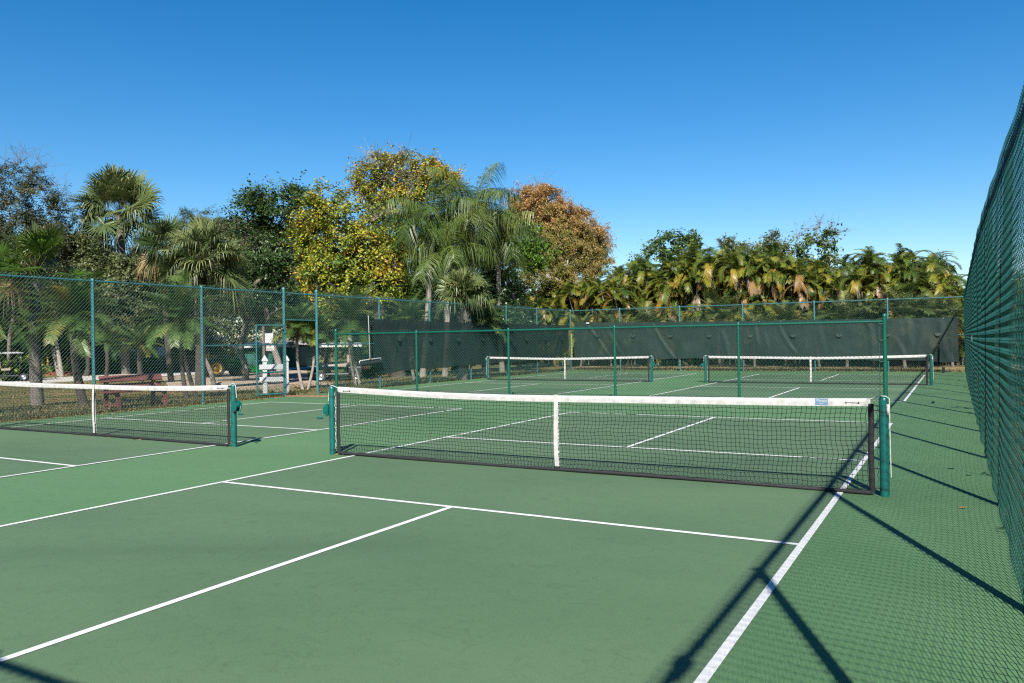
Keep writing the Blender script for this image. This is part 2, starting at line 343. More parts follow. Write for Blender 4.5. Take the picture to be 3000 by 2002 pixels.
# ------------------------------------------------------------------ wind screens
def screen_mat(name, c, tr):
    c = al(c)
    mt, nt, b = nodes(name)
    tc = nd(nt, 'ShaderNodeTexCoord'); n1 = nd(nt, 'ShaderNodeTexNoise', Scale=1.1, Detail=5.); nt.links.new(tc.outputs['Object'], n1.inputs['Vector'])
    n2 = nd(nt, 'ShaderNodeTexNoise', Scale=90., Detail=2.); nt.links.new(tc.outputs['Object'], n2.inputs['Vector'])
    ad = nd(nt, 'ShaderNodeMath', operation='ADD'); nt.links.new(n1.outputs[0], ad.inputs[0]); nt.links.new(n2.outputs[0], ad.inputs[1])
    nt.links.new(ramp(nt, [(.35, tuple(x*.75 for x in c)), (.65, tuple(x*1.25 for x in c))], nd_half(nt, ad.outputs[0])), b.inputs['Base Color'])
    b.inputs['Roughness'].default_value = .6; b.inputs['Specular IOR Level'].default_value = .22
    mp = nd(nt, 'ShaderNodeMapping'); mp.inputs['Scale'].default_value = (1.6, 1.6, .8); nt.links.new(tc.outputs['Object'], mp.inputs[0])
    n3 = nd(nt, 'ShaderNodeTexNoise', Scale=1.5, Detail=4., Roughness=.5, Distortion=1.0); nt.links.new(mp.outputs[0], n3.inputs['Vector'])
    bp = nd(nt, 'ShaderNodeBump', Strength=.33, Distance=.09); nt.links.new(n3.outputs['Fac'], bp.inputs['Height']); nt.links.new(bp.outputs[0], b.inputs['Normal'])
    t = nd(nt, 'ShaderNodeBsdfTransparent'); mx = nd(nt, 'ShaderNodeMixShader'); mx.inputs[0].default_value = tr
    nt.links.new(b.outputs[0], mx.inputs[1]); nt.links.new(t.outputs[0], mx.inputs[2]); nt.links.new(mx.outputs[0], nt.nodes['Material Output'].inputs['Surface'])
    return mt
def nd_half(nt, o):
    h = nd(nt, 'ShaderNodeMath', operation='MULTIPLY'); h.inputs[1].default_value = .5; nt.links.new(o, h.inputs[0]); return h.outputs[0]
SCR = screen_mat('screen_cloth', (.022, .044, .040), .07)
def screen(label, p0, p1, nrm, top, bot, folds, wob, seed, corner=0.):
    p0, p1, nrm = map(lambda q: np.array(q, float), (p0, p1, nrm)); L = np.linalg.norm(p1-p0); n, k = int(L/.05), 44
    u = np.linspace(0, 1, n)[:, None]; v = np.linspace(0, 1, k)[None, :]
    x = u*L; zt_ = np.interp(u, [a for a, _ in top], [b for _, b in top]); zb = np.interp(u, [a for a, _ in bot], [b for _, b in bot])
    zb = zb+.025*np.sin(x*2.1+seed)+.015*np.sin(x*5.3)
    if corner: zb = zb+corner*np.exp(-((1-u)*L/1.0)**2)
    z = zt_*(1-v)+zb*v
    dsp = .018+0*z+0*x
    for x0, w0, amp, lean, v0, v1 in folds:          # creases running down from the tie points
        c = x0+.55*lean*v+.12*np.sin(v*3+x0); e = np.exp(-((x-c)/w0)**2)-.6*np.exp(-((x-c-w0*1.6)/(w0*1.1))**2)
        dsp = dsp+.45*amp*e*np.clip((v-v0)/.12, 0, 1)*np.clip((v1-v)/.2, 0, 1)
    r_ = np.random.default_rng(seed)
    for q in range(10):
        a_, b_, c_ = r_.uniform(.8, 7), r_.uniform(-6, 6), r_.uniform(0, 6.3); dsp = dsp+wob/a_**.5*np.sin(a_*x+b_*v*1.4+c_)*(.25+v*.75)
    P = p0+u[..., None]*(p1-p0)+nrm*dsp[..., None]; P = np.broadcast_to(P, z.shape+(3,)).copy(); P[..., 2] = z
    t = thing('windscreen', label, 'windscreen', p0)
    Geo().grid(P).build('cloth', SCR, t, True, off=p0)
    tdir = (p1-p0)/L
    for s_ in np.arange(1.3, L-.6, 1.85):            # half-moon wind flaps
        c = p0+tdir*s_; zz = np.interp(s_/L, [a for a, _ in top], [b for _, b in top])-.62
        th = np.linspace(PI, 2*PI, 9); R_ = .13
        rim = [c+tdir*R_*math.cos(q)+nrm*(.05+.05*abs(math.sin(q)))+np.array([0, 0, zz+R_*math.sin(q)]) for q in th]
        top_ = [c+tdir*R_*math.cos(q)+nrm*.045+np.array([0, 0, zz]) for q in th]
        Geo().grid(np.array([top_, rim])).build('wind_flap', SCR, t, False, off=p0)
    for s_ in np.arange(.1, L, .9): Geo().box(p0+tdir*s_-nrm*.01+np.array([0, 0, np.interp(s_/L, [a for a, _ in top], [b for _, b in top])-.03]), (.02, .05, .02)).build('cable_tie', mat('cable_tie_plastic', (.6, .6, .58), .5), t, off=p0)
    return t
screen('dark green windscreen hung on the side fence left of the far corner', (-15.93, 12.5, 0), (-15.93, 27.6, 0), (1, 0, 0), [(0, 2.31), (.3, 2.27), (1, 2.27)], [(0, .50), (.5, .6), (1, .62)],
       [(11.0, .10, .05, .9, .35, 1.1), (12.0, .12, .06, 1.0, .3, 1.1), (12.9, .1, .05, 1.0, .35, 1.1), (14.0, .12, .07, -.9, .4, 1.1), (1.1, .08, .02, .1, 0, .9), (3.0, .08, .02, .1, 0, .8)], .006, 3, .38)
screen('dark green wrinkled windscreen hung along the far end fence', (-15.75, 27.93, 0), (1.05, 27.93, 0), (0, -1, 0), [(0, 2.40), (.5, 2.26), (.84, 2.2), (1, 2.2)], [(0, .63), (.35, .56), (.75, .52), (1, .42)],
       [(.5, .10, .06, 2.6, 0, 1), (1.4, .10, .04, 2.4, .2, 1), (4.2, .10, .06, 1.5, 0, 1.1), (7.1, .10, .04, 1.3, .2, 1.05), (8.8, .08, .055, 1.0, 0, .7), (9.4, .08, .04, .4, .3, .8), (9.9, .1, .05, 1.6, .05, .9),
        (11.6, .1, .03, .2, 0, 1), (13.4, .11, .065, .7, 0, 1.05), (14.0, .1, .04, 2.0, .4, 1), (15.0, .12, .06, .6, 0, .7), (15.8, .10, .04, -.8, 0, 1), (16.3, .1, .05, .2, 0, 1)], .010, 8)
g = Geo(); g.box((-14.98, 27.86, 2.36), (.16, .02, .06)); tag(g.build('fabric_label', mat('label_white', (.75, .75, .75))), 'small white label on top edge of the far windscreen near the corner post', 'label')
# ------------------------------------------------------------------ nets
nteal = mat('net_post_teal', (.004, .13, .112), .38, .26, 9., spec=.5)
blackb = mat('black_binding', (.009, .009, .012), .75, .3, 20., bump=.3, bscale=80); blackn = mat('black_net', (.008, .012, .012), .7, .1)
canvas = mat('white_canvas', (.60, .585, .56), .75, .22, 11., bump=.25, bscale=150); cable = mat('white_cable', (.72, .72, .66), .5, .05)
PX, NX = 3.366, 3.255
def topz(x): return .862+.045*(np.abs(x)/NX)**2.
def net_geo(seed):
    r_ = np.random.default_rng(seed); g = Geo(); c = .0455; nc, nr = int(2*NX/c)+1, 18
    ph = r_.uniform(0, 6.3, 8)
    xs = np.linspace(-NX+.03, NX-.03, nc); v = np.linspace(0, 1, nr+1)
    X, V = np.meshgrid(xs, v, indexing='ij'); tz = topz(X)-.06
    Z = tz*(1-V)+.05*V+.010*np.sin(X*3.1+ph[0]+V*3)*np.sin(PI*V)+.004*np.sin(X*17+V*9)
    X = X+.012*np.sin(V*9+X*.9+ph[1])*np.sin(PI*V)+.006*np.sin(V*21+X*2.3+ph[2])+r_.normal(0, .0022, X.shape)
    Yy = .018*np.sin(PI*V)*np.sin(X*1.7+ph[3])+.01*np.sin(X*5+V*5+ph[4])*np.sin(PI*V)+r_.normal(0, .002, X.shape)
    Z = Z+r_.normal(0, .0018, X.shape)
    P = np.stack([X, Yy, Z], -1)
    g.segs(P[:, :-1].reshape(-1, 3), P[:, 1:].reshape(-1, 3), .0026); g.segs(P[:-1].reshape(-1, 3), P[1:].reshape(-1, 3), .0026)
    d = np.array([.004, 0, 0]); Q = P[1:-1, 1:-1].reshape(-1, 3); g.segs(Q-d, Q+d, .0046)
    return g
NETM = [net_geo(s).mesh('net_mesh', blackn) for s in (1, 2)]
def crank(t, sx, x):                 # winch on the outer side of a post
    g = Geo(); z = .60; s = sx
    w_ = bpy.data.objects.new('winch', None); COL.objects.link(w_); w_.parent = t
    g = Geo(); th = np.linspace(-PI/2, PI/2, 11)
    for yy in (-.045, .045):
        for k in range(10):
            a, b = th[k], th[k+1]; c0 = np.array([x+s*.035, yy, z])
            pa = c0+np.array([s*.082*math.cos(a), 0, .085*math.sin(a)]); pb = c0+np.array([s*.082*math.cos(b), 0, .085*math.sin(b)])
            for e in (-.004, .004): g.add([c0+[0, e, 0], pa+[0, e, 0], pb+[0, e, 0]], [[0, 1, 2, 2]])
            g.add([pa+[0, -.004, 0], pb+[0, -.004, 0], pb+[0, .004, 0], pa+[0, .004, 0]], [[0, 1, 2, 3]])
    g.box((x+s*.036, 0, z), (.012, .10, .15)); g.cyl((x+s*.04, 0, z+.012), (x+s*.135, 0, z+.012), .036, sides=14); g.build('winch_housing', nteal, w_)
    g = Geo(); p = [(x+s*.12, 0, z+.012), (x+s*.15, 0, z+.012), (x+s*.158, -.004, z-.01), (x+s*.152, -.03, z-.09), (x+s*.15, -.035, z-.112)]
    g.tube(p, [.011, .011, .011, .010, .010], 8); g.cyl((x+s*.145, -.035, z-.115), (x+s*.235, -.04, z-.112), .013, sides=8); g.build('crank_handle', nteal, w_, True)
def net(label, cx, cy, ks, crank_side, logo=False, seed=0):
    t = thing('pickleball_net', label, 'net', (cx, cy, 0), 0, 'pickleball nets across the four courts')
    meshobj('net_mesh', NETM[ks], t)
    n = 90; xs = np.linspace(-NX, NX, n); g = Geo(); z1 = topz(xs)+.006*np.sin(xs*1.3+seed); dv = .004*np.sin(xs*4+seed)
    h = .074
    prof = [(-.008, -h), (-.010, -h*.5), (-.008, -.008), (0, 0), (.008, -.008), (.010, -h*.5), (.008, -h)]
    g.grid(np.array([[(x, a+dd, z+b) for a, b in prof] for x, z, dd in zip(xs, z1, dv)])); g.build('top_band', canvas, t, True)
    g = Geo(); zc = float(topz(0.)); q = np.linspace(0, 1, 14)
    for yy in (-.014, .013):
        g.grid(np.array([[(-.026+.003*math.sin(v*7+seed), yy-.012*math.sin(v*PI), (zc+.004)*(1-v)+.06*v), (.026+.003*math.sin(v*7+seed), yy-.012*math.sin(v*PI), (zc+.004)*(1-v)+.06*v)] for v in q]))
    g.box((0, -.0005, zc+.005), (.052, .028, .004)); g.box((0.008, -.016, .22), (.054, .006, .02)); st = g.build('center_strap', canvas, t)
    g = Geo(); g.box((.006, 0, .035), (.05, .035, .05)); g.cyl((.0, 0, -.01), (.0, 0, .02), .012, sides=8); g.build('strap_buckle', blackb, t)
    for s in (-1, 1):
        g = Geo(); q = np.linspace(0, 1, 16); z = .85*(1-q)+.02*q; xx = s*(NX+.002)+.003*np.sin(q*8+seed)
        prof = [(-.026, 0), (-.02, -.010), (0, -.013), (.02, -.010), (.026, 0), (.02, .010), (0, .013), (-.02, .010), (-.026, 0)]
        g.grid(np.array([[(x_+a, b, z_) for a, b in prof] for x_, z_ in zip(xx, z)])); g.build('side_band', blackb, t, True)
        g = Geo(); g.lathe([(.041, -.03), (.041, .88), (.039, .903), (.030, .915), (.012, .919), (.0005, .92)], (s*PX, 0, 0), 20); g.build('net_post', nteal, t, True)
        g = Geo(); g.lathe([(.0425, .06), (.0425, .067)], (s*PX, 0, 0), 16); g.lathe([(.0425, .775), (.0425, .782)], (s*PX, 0, 0), 16)
        for z in (.79, .45, .25, .07): g.cyl((s*(NX+.01), 0, z), (s*(PX-.03), 0, z), .005, sides=5)
        g.build('lashing_cord', blackb, t)
        g = Geo(); Z = np.linspace(.08, .84, 22); g.tube([(s*(PX-.048-.012*(i % 2)), -.005+.012*((i//2) % 2), z) for i, z in enumerate(Z)], .003, 4); g.build('lacing_hook', cable if s < 0 else nteal, t)
        g = Geo()
        if s == crank_side: g.tube([(s*NX, 0, .895), (s*(PX-.02), 0, .925), (s*(PX+.02), 0, .922), (s*(PX+.048), 0, .895), (s*(PX+.062), 0, .72)], .005, 6)
        else:
            g.tube([(s*NX, 0, .895), (s*(PX-.02), 0, .925), (s*(PX+.02), 0, .922), (s*(PX+.048), 0, .90), (s*(PX+.05), 0, .60), (s*(PX+.055), -.01, .18)], .005, 6)
            g.box((s*(PX+.038), -.022, .80), (.02, .03, .10))
        g.build('net_cable', cable, t, True)
        g = Geo(); g.tube([(s*(NX-.10), -.012, .855), (s*(NX-.16), -.014, .858), (s*(NX-.21), -.012, .858)], .002, 4)
        for dx in (.10, .21): g.lathe([(.004, -.0135), (.009, -.0135), (.009, -.010)], (s*(NX-dx), 0, .857), 8, 'y')
        g.build('grommet_cord', blackb, t)
    g = Geo(); q = np.linspace(-NX, NX, 80); r_ = .024+.004*np.sin(q*2.3+seed)
    g.tube(np.stack([q, .012*np.sin(q*.9+seed), .023+.004*np.sin(q*1.7)], -1), r_*.85, 8); g.build('bottom_band', blackb, t, True)
    crank(t, crank_side, crank_side*PX)
    if logo:
        g = Geo(); zz = float(topz(2.83))-.037; g.box((2.83, -.0125, zz), (.115, .003, .062)); lb = g.build('logo_label', mat('label_blue', (.17, .29, .42), .5, .1), t)
        def txt(body, x, z, sz):
            c = bpy.data.curves.new('lettering', 'FONT'); c.body = body; c.size = sz; c.align_x = 'CENTER'; c.extrude = .0004
            c.materials.append(mat('label_white', (.75, .75, .75))); o = bpy.data.objects.new('lettering', bpy.data.meshes.new_from_object(bpy.data.objects.new('lettering_curve', c))); COL.objects.link(o); o.parent = lb; o.location = (x, -.0148, z); o.rotation_euler = (PI/2, 0, 0)
        txt('Douglas', 2.838, zz+.003, .026); txt('sports', 2.83, zz-.019, .014)
        g = Geo(); g.add([(2.785, -.0146, zz+.022), (2.795, -.0146, zz+.022), (2.79, -.0146, zz+.004), (2.79, -.0146, zz+.004)], [[0, 1, 2, 3]]); g.build('emblem', mat('label_white', (.75, .75, .75)), lb)
    return t
c0 = -2.985
net('closest pickleball net, whole, with the blue label on its white tape', c0, 0, 0, -1, True, 0.)
net('pickleball net at the left edge in front of the brown bench', c0-8.64, 0, 1, 1, False, 2.)
net('far pickleball net on the right, crossed by the low fence end post', c0-.058, 18.305, 0, -1, False, 4.)
net('far pickleball net on the left, beyond the low green fence', c0-8.69, 18.305, 1, 1, False, 5.)
# ------------------------------------------------------------------ plant generators
def rvec(n): return unit(rng.normal(size=(n, 3)))
def leaves(g, C, l, w_, v, out=None, up=.5, droop=.25):
    n = len(C); N = rvec(n)*.8+np.array([0, 0, up])
    if out is not None: N = N+out*.6
    N = unit(N); D = unit(np.cross(N, rvec(n))); D[:, 2] -= droop; D = unit(D); B = unit(np.cross(N, D))
    l = l*rng.uniform(.7, 1.3, (n, 1)); w_ = w_*rng.uniform(.75, 1.25, (n, 1))
    g.quads(np.stack([C, C+.5*l*D+.5*w_*B, C+l*D, C+.5*l*D-.5*w_*B], 1), v)
def tree(name, label, base, blobs, leaf, lmat, bark, group=None, r0=.02, natt=None, fork=.45, lean=None, bare=(), twig=6, trunk_to=None, spread=.36, cat='tree', dense=1.):
    """blobs: (centre xyz, radius, tone); leaf: (length, width, leaves per cluster)"""
    base = np.array(base, float); t = thing(name, label, cat, base, 0, group)
    att, tone, ncl = [], [], []
    for c, R, tn in blobs:
        k = max(5, int(natt*R*R)) if natt else max(7, int(15*R*R*dense))
        p = rvec(k)*(R*rng.uniform(.35, 1, (k, 1))**.5)*np.array([1, 1, .9]); att.append(np.array(c)+p); tone += [tn]*k; ncl += [1]*k
    for c, R in bare:
        k = max(4, int(7*R*R)); p = rvec(k)*R*rng.uniform(.4, 1, (k, 1)); att.append(np.array(c)+p); tone += [0]*k; ncl += [0]*k
    A = np.concatenate(att); tone = np.array(tone); ncl = np.array(ncl)
    cen = A.mean(0); top = base+(cen-base)*fork if trunk_to is None else np.array(trunk_to, float)
    nodes_ = [base+(top-base)*q+np.array([math.sin(q*3+base[0])*.15*q*(1-q)*4, math.cos(q*4)*.12*q*(1-q)*4, 0]) for q in np.linspace(0, 1, 7)]
    par = [-1, 0, 1, 2, 3, 4, 5]; cnt = [0.]*7; tips = []
    for i in np.argsort(np.linalg.norm(A-top, axis=1)):
        P = np.array(nodes_); d = np.linalg.norm(P-A[i], axis=1); d[:5] += 50
        d = d+.25*np.linalg.norm(P-top, axis=1)+np.where(P[:, 2] > A[i][2]+.3, 1.5, 0); j = int(np.argmin(d)); p0 = nodes_[j]; L = np.linalg.norm(A[i]-p0)
        k = max(2, int(L/.55)); prev = j; mid = (p0+A[i])/2+np.array([0, 0, .10*L])+rng.normal(0, .06*L, 3)
        for q in np.linspace(0, 1, k+1)[1:]:
            nodes_.append((1-q)**2*p0+2*q*(1-q)*mid+q*q*A[i]); par.append(prev); cnt.append(0.); prev = len(nodes_)-1
        tips.append(prev); cnt[prev] = 1.
    P = np.array(nodes_); cnt = np.array(cnt)
    for i in range(len(P)-1, 0, -1): cnt[par[i]] += cnt[i]
    R = r0*.62*np.maximum(cnt, .35)**.5; R[:3] *= np.array([1.35, 1.12, 1.03])
    gt_ = Geo(); kids = {}
    for i in range(1, len(P)): kids.setdefault(par[i], []).append(i)
    def limb(a, b, sides):
        seq = [a, b]; cur = b
        while kids.get(cur): cur = max(kids[cur], key=lambda q: cnt[q]); seq.append(cur)
        idx = np.array(seq); rr = R[idx].copy()
        if a: rr[0] = rr[1]
        gt_.tube(P[idx], rr, sides if rr.max() > .06 else 4, False)
    limb(0, 1, 9)
    # side limbs
    for i in range(1, len(P)):
        if par[i] and i != max(kids[par[i]], key=lambda q: cnt[q]): limb(par[i], i, 6)
    T0, T1, LC, LV, LO = [], [], [], [], []
    for i, tn_i, nc in zip(tips, tone[np.argsort(np.linalg.norm(A-top, axis=1))], ncl[np.argsort(np.linalg.norm(A-top, axis=1))]):
        c = P[i]; k = twig if nc else twig+3
        q = c+rng.normal(0, 1, (k, 3))*spread*(1.0 if nc else 1.5)*np.array([1, 1, .8])+np.array([0, 0, .0 if nc else .35]); T0 += [c]*k; T1 += list(q)
        if nc:
            m_ = int(leaf[2]*1.35*rng.uniform(.6, 1.4)); f = rng.uniform(.15, 1.08, (m_, 1)); qq = q[rng.integers(0, k, m_)]
            LC.append(c+(qq-c)*f+rng.normal(0, .09, (m_, 3))); cv = rng.normal(0, .12)
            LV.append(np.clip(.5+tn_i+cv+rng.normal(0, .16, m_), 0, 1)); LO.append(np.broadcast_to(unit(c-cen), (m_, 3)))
        else:
            k2 = max(1, k//4); LC.append(c+(q[:k2]-c)*.8); LV.append(np.clip(.5+rng.normal(0, .2, k2), 0, 1)); LO.append(np.broadcast_to(unit(c-cen), (k2, 3)))
    gt_.segs(T0, T1, .0075)
    gt_.build('trunk', bark, t, True, off=base)
    g = Geo(); leaves(g, np.concatenate(LC), leaf[0]*1.15, leaf[1]*1.25, np.concatenate(LV), np.concatenate(LO)); g.build('crown', lmat, t, False, off=base)
    return t
def fan(g, hub, D, Up, R, v, nseg=40, spanA=150., droop=.35, w_=.020, fold=.35):
    D = unit(D); Sd = unit(np.cross(D, Up)); N = np.cross(Sd, D)
    th = np.radians(np.linspace(-spanA, spanA, nseg)+rng.normal(0, 2, nseg)); c, s_ = np.cos(th)[:, None], np.sin(th)[:, None]
    dr = unit(c*D+s_*Sd+N*(fold*np.abs(s_)-.06)); Rr = R*(1-.22*np.abs(th/th.max())[:, None]**2)*rng.uniform(.88, 1.08, (nseg, 1))
    B = unit(np.cross(dr, N)); hub = np.array(hub)
    p0 = hub+0*dr; p1 = hub+dr*Rr*.45; p2 = hub+dr*Rr*.78+np.array([0, 0, -1.])*Rr*droop*.12; p3 = hub+dr*Rr*.95+np.array([0, 0, -1.])*Rr*droop*rng.uniform(.3, 1.0, (nseg, 1))
    vv = np.clip(v+rng.normal(0, .07, nseg), 0, 1); w1 = Rr*w_*1.5
    wob = N*rng.normal(0, .25, (nseg, 1))
    Bw = unit(B+wob)
    g.quads(np.stack([p0-Bw*w1*.2, p0+Bw*w1*.2, p1+Bw*w1, p1-Bw*w1], 1), vv)
    g.quads(np.stack([p1-Bw*w1, p1+Bw*w1, p2+Bw*w1*.55, p2-Bw*w1*.55], 1), vv)
    g.quads(np.stack([p2-Bw*w1*.55, p2+Bw*w1*.55, p3+Bw*.003, p3-Bw*.003], 1), np.clip(vv+.05, 0, 1))
def fan_palm(name, label, base, hub, R, n, lmat, tr=.16, lo=-50, hi=85, pet=1.15, group=None, boots=True, dead=.08, droop=.45, tone=0., trunk=True, bark=None, az=None):
    base, hub = np.array(base, float), np.array(hub, float); t = thing(name, label, 'palm tree', base, 0, group)
    g, gp = Geo(), Geo()
    for i in range(n):
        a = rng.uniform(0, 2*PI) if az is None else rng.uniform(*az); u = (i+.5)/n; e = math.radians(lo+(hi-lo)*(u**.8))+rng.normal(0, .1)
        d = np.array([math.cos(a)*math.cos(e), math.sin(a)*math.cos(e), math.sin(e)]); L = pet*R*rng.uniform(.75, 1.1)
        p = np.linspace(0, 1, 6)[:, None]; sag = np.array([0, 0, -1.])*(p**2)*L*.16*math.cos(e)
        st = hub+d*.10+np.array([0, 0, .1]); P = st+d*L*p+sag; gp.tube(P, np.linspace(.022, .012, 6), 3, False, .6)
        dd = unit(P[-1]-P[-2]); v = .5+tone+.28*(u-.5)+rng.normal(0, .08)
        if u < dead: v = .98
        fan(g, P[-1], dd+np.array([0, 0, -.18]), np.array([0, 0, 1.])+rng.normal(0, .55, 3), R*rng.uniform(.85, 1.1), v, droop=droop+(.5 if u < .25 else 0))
    g.build('fronds', lmat, t, False, off=base); gp.build('leaf_stalks', leafmat('palm_stalk', [(0, (.10, .12, .03)), (1, (.22, .20, .06))]), t, True, off=base)
    if trunk:
        g = Geo(); q = np.linspace(0, 1, 14); k = np.array([math.sin(base[0]), math.cos(base[0]*2), 0])
        P = base+(hub-base)*q[:, None]+k*(.12*np.sin(q*PI))[:, None]; g.tube(P, tr*(1+.18*(1-q)**4+.04*np.sin(q*40)), 12, True)
        g.build('trunk', bark or BARKP, t, True, off=base)
        if boots:
            g = Geo(); ax = unit(hub-base)
            for i in range(46):
                z = rng.uniform(.0, 1.1); a = rng.uniform(0, 2*PI); o = np.array([math.cos(a), math.sin(a), 0]); c = hub-ax*z*1.05+o*tr*.8
                g.beam(c, c+o*rng.uniform(.10, .26)+np.array([0, 0, rng.uniform(.12, .34)]), .06, .03)
            g.build('leaf_bases', mat('palm_boot', (.10, .07, .045), .9, .4, 6.), t, off=base)
    return t
def frond(g, gr, p0, az, e0, L, bend, nl, ll, lw, v, vee=.35, droop=.3, plum=0., fwd=.55, rw=.014, twist=0., taper=.55):
    n = 22; s = np.linspace(0, 1, n); e = e0-bend*s**1.3; h = np.array([math.cos(az), math.sin(az), 0.]); sd0 = np.array([-math.sin(az), math.cos(az), 0.])
    T = h*np.cos(e)[:, None]+np.array([0, 0, 1.])*np.sin(e)[:, None]; P = np.array(p0)+np.concatenate([[np.zeros(3)], np.cumsum(T[:-1]*L/(n-1), 0)])
    P = P+sd0*(twist*s**2*L)[:, None]; gr.tube(P, rw*(1-.8*s), 3, False, v)
    q = np.linspace(.16, 1, nl); Pi = np.stack([np.interp(q, s, P[:, k]) for k in range(3)], 1); Ti = unit(np.stack([np.interp(q, s, T[:, k]) for k in range(3)], 1))
    Ui = unit(np.cross(Ti, np.broadcast_to(sd0, Ti.shape))); Ui = np.where(Ui[:, 2:3] < 0, -Ui, Ui) if abs(e0-bend) < 1.4 else Ui
    le = ll*np.sin(PI*(.16+.76*q))**taper
    for sg in (1, -1):
        l = (le*rng.uniform(.85, 1.12, nl))[:, None]; pl = rng.normal(0, plum, (nl, 1)) if plum else 0
        d = unit(Ti*fwd+sg*sd0*(1-.35*abs(vee))+Ui*(vee+pl)+rng.normal(0, .06, (nl, 3)))
        mid = Pi+d*l*.5; tip = Pi+d*l*.92+np.array([0, 0, -1.])*l*droop*rng.uniform(.6, 1.3, (nl, 1)); mid = mid+np.array([0, 0, -1.])*l*droop*.18
        B = unit(np.cross(d, Ui)); B = B*lw; vv = np.clip(v+rng.normal(0, .06, nl), 0, 1)
        g.quads(np.stack([Pi-B*.4, Pi+B*.4, mid+B*.5, mid-B*.5], 1), vv); g.quads(np.stack([mid-B*.5, mid+B*.5, tip+B*.06, tip-B*.06], 1), vv)
def feather_palm(name, label, base, hub, n, L, lmat, kw, tr=.12, lo=-35, hi=80, bend=(1.0, 1.7), group=None, tones=(.5, .12), dead=0, tr_top=None, bark=None, base2=None, az=None, cat='palm tree', trunkless=False):
    base, hub = np.array(base, float), np.array(hub, float); t = thing(name, label, cat, base, 0, group); g, gr = Geo(), Geo()
    for i in range(n):
        u = (i+.5)/n; a = i*2.39996+rng.normal(0, .25) if az is None else rng.uniform(*az); e = math.radians(lo+(hi-lo)*u**.85)+rng.normal(0, .08)
        frond(g, gr, hub+np.array([0, 0, .05]), a, e, L*rng.uniform(.8, 1.1), rng.uniform(*bend)*(1-.35*u), v=np.clip(tones[0]+rng.normal(0, tones[1])+(.45 if i < dead else 0), 0, 1), twist=rng.normal(0, .12), **kw)
    g.build('fronds', lmat, t, False, off=base); gr.build('leaf_stalks', leafmat('palm_stalk', []), t, True, off=base)
    if not trunkless:
        for b in ([base] if base2 is None else [base, np.array(base2, float)]):
            g = Geo(); q = np.linspace(0, 1, 12); P = b+(hub-b)*q[:, None]+np.array([.25, .1, 0])*np.sin(q*PI)[:, None]*.35*np.sign(hub[0]-b[0]+.01)
            r_ = np.interp(q, [0, .12, .7, 1], [tr*1.2, tr, tr*.95, tr*1.3 if bark is BARKD else tr*.85])*(1+.05*np.sin(q*50)); g.tube(P, r_, 10); g.build('trunk', bark or BARKP, t, True, off=base)
    return t
BARKP = mat('palm_bark', (.20, .17, .145), .9, .35, 7., bump=.8, bscale=25)
BARKD = mat('dark_shaded_bark', (.075, .056, .042), .95, .45, 9., bump=1., bscale=30)  # dark bark, lowered further for the shade the crowns throw on the trunks
BARKO = mat('oak_bark', (.20, .165, .135), .95, .4, 5., bump=1., bscale=18)
BARKG = mat('grey_twig_bark', (.34, .30, .26), .9, .3, 5.)
BARKW = mat('pale_palm_bark', (.36, .32, .27), .9, .3, 6., bump=.6, bscale=22)
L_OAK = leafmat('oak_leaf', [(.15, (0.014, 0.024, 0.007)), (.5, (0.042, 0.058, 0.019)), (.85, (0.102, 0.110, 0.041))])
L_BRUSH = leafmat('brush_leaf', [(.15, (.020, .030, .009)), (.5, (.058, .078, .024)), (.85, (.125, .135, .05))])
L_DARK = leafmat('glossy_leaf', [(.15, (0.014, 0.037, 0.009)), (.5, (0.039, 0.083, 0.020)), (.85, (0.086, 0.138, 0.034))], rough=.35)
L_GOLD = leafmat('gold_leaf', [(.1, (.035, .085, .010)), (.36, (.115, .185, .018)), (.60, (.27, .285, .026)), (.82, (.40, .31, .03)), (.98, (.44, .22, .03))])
L_OLDG = leafmat('x_',[]) if 0 else None #('gold_leaf', [(.1, (0.050, 0.094, 0.013)), (.36, (0.176, 0.198, 0.020)), (.6, (0.374, 0.275, 0.022)), (.8, (0.484, 0.264, 0.022)), (.98, (0.462, 0.132, 0.022))])
L_GREENB = leafmat('bright_leaf', [(.1, (.05, .15, .010)), (.5, (.12, .28, .016)), (.9, (.22, .36, .03))])
L_RUST = leafmat('cypress_leaf', [(.1, (.14, .16, .03)), (.42, (.24, .22, .05)), (.62, (.42, .27, .085)), (.95, (.54, .31, .125))], trans=.38)
L_OLDR = None #('cypress_leaf', [(.1, (.10, .095, .02)), (.42, (.19, .135, .038)), (.62, (.28, .125, .045)), (.95, (.40, .15, .06))])
L_PINE = leafmat('pine_needle', [(.1, (.05, .085, .012)), (.5, (.11, .155, .022)), (.9, (.19, .21, .04))])
L_SABAL = leafmat('sabal_leaf', [(.05, (0.030, 0.057, 0.016)), (.45, (0.101, 0.142, 0.046)), (.75, (0.216, 0.243, 0.088)), (.9, (0.297, 0.270, 0.108)), (1, (0.297, 0.189, 0.081))], rough=.4, trans=.15)
L_YSAB = leafmat('young_sabal_leaf', [(.05, (.03, .07, .01)), (.5, (.075, .16, .02)), (.85, (.20, .27, .05)), (1, (.25, .16, .07))], rough=.4)
L_QUEEN = leafmat('queen_leaf', [(.05, (.035, .075, .014)), (.5, (.11, .175, .034)), (.85, (.24, .28, .07)), (1, (.36, .32, .1))], rough=.38, trans=.2)
L_PYG = leafmat('date_leaf', [(.05, (0.027, 0.069, 0.015)), (.5, (0.088, 0.163, 0.037)), (.75, (0.200, 0.237, 0.062)), (.92, (0.525, 0.338, 0.037)), (1, (0.562, 0.275, 0.025))], rough=.4, trans=.2)
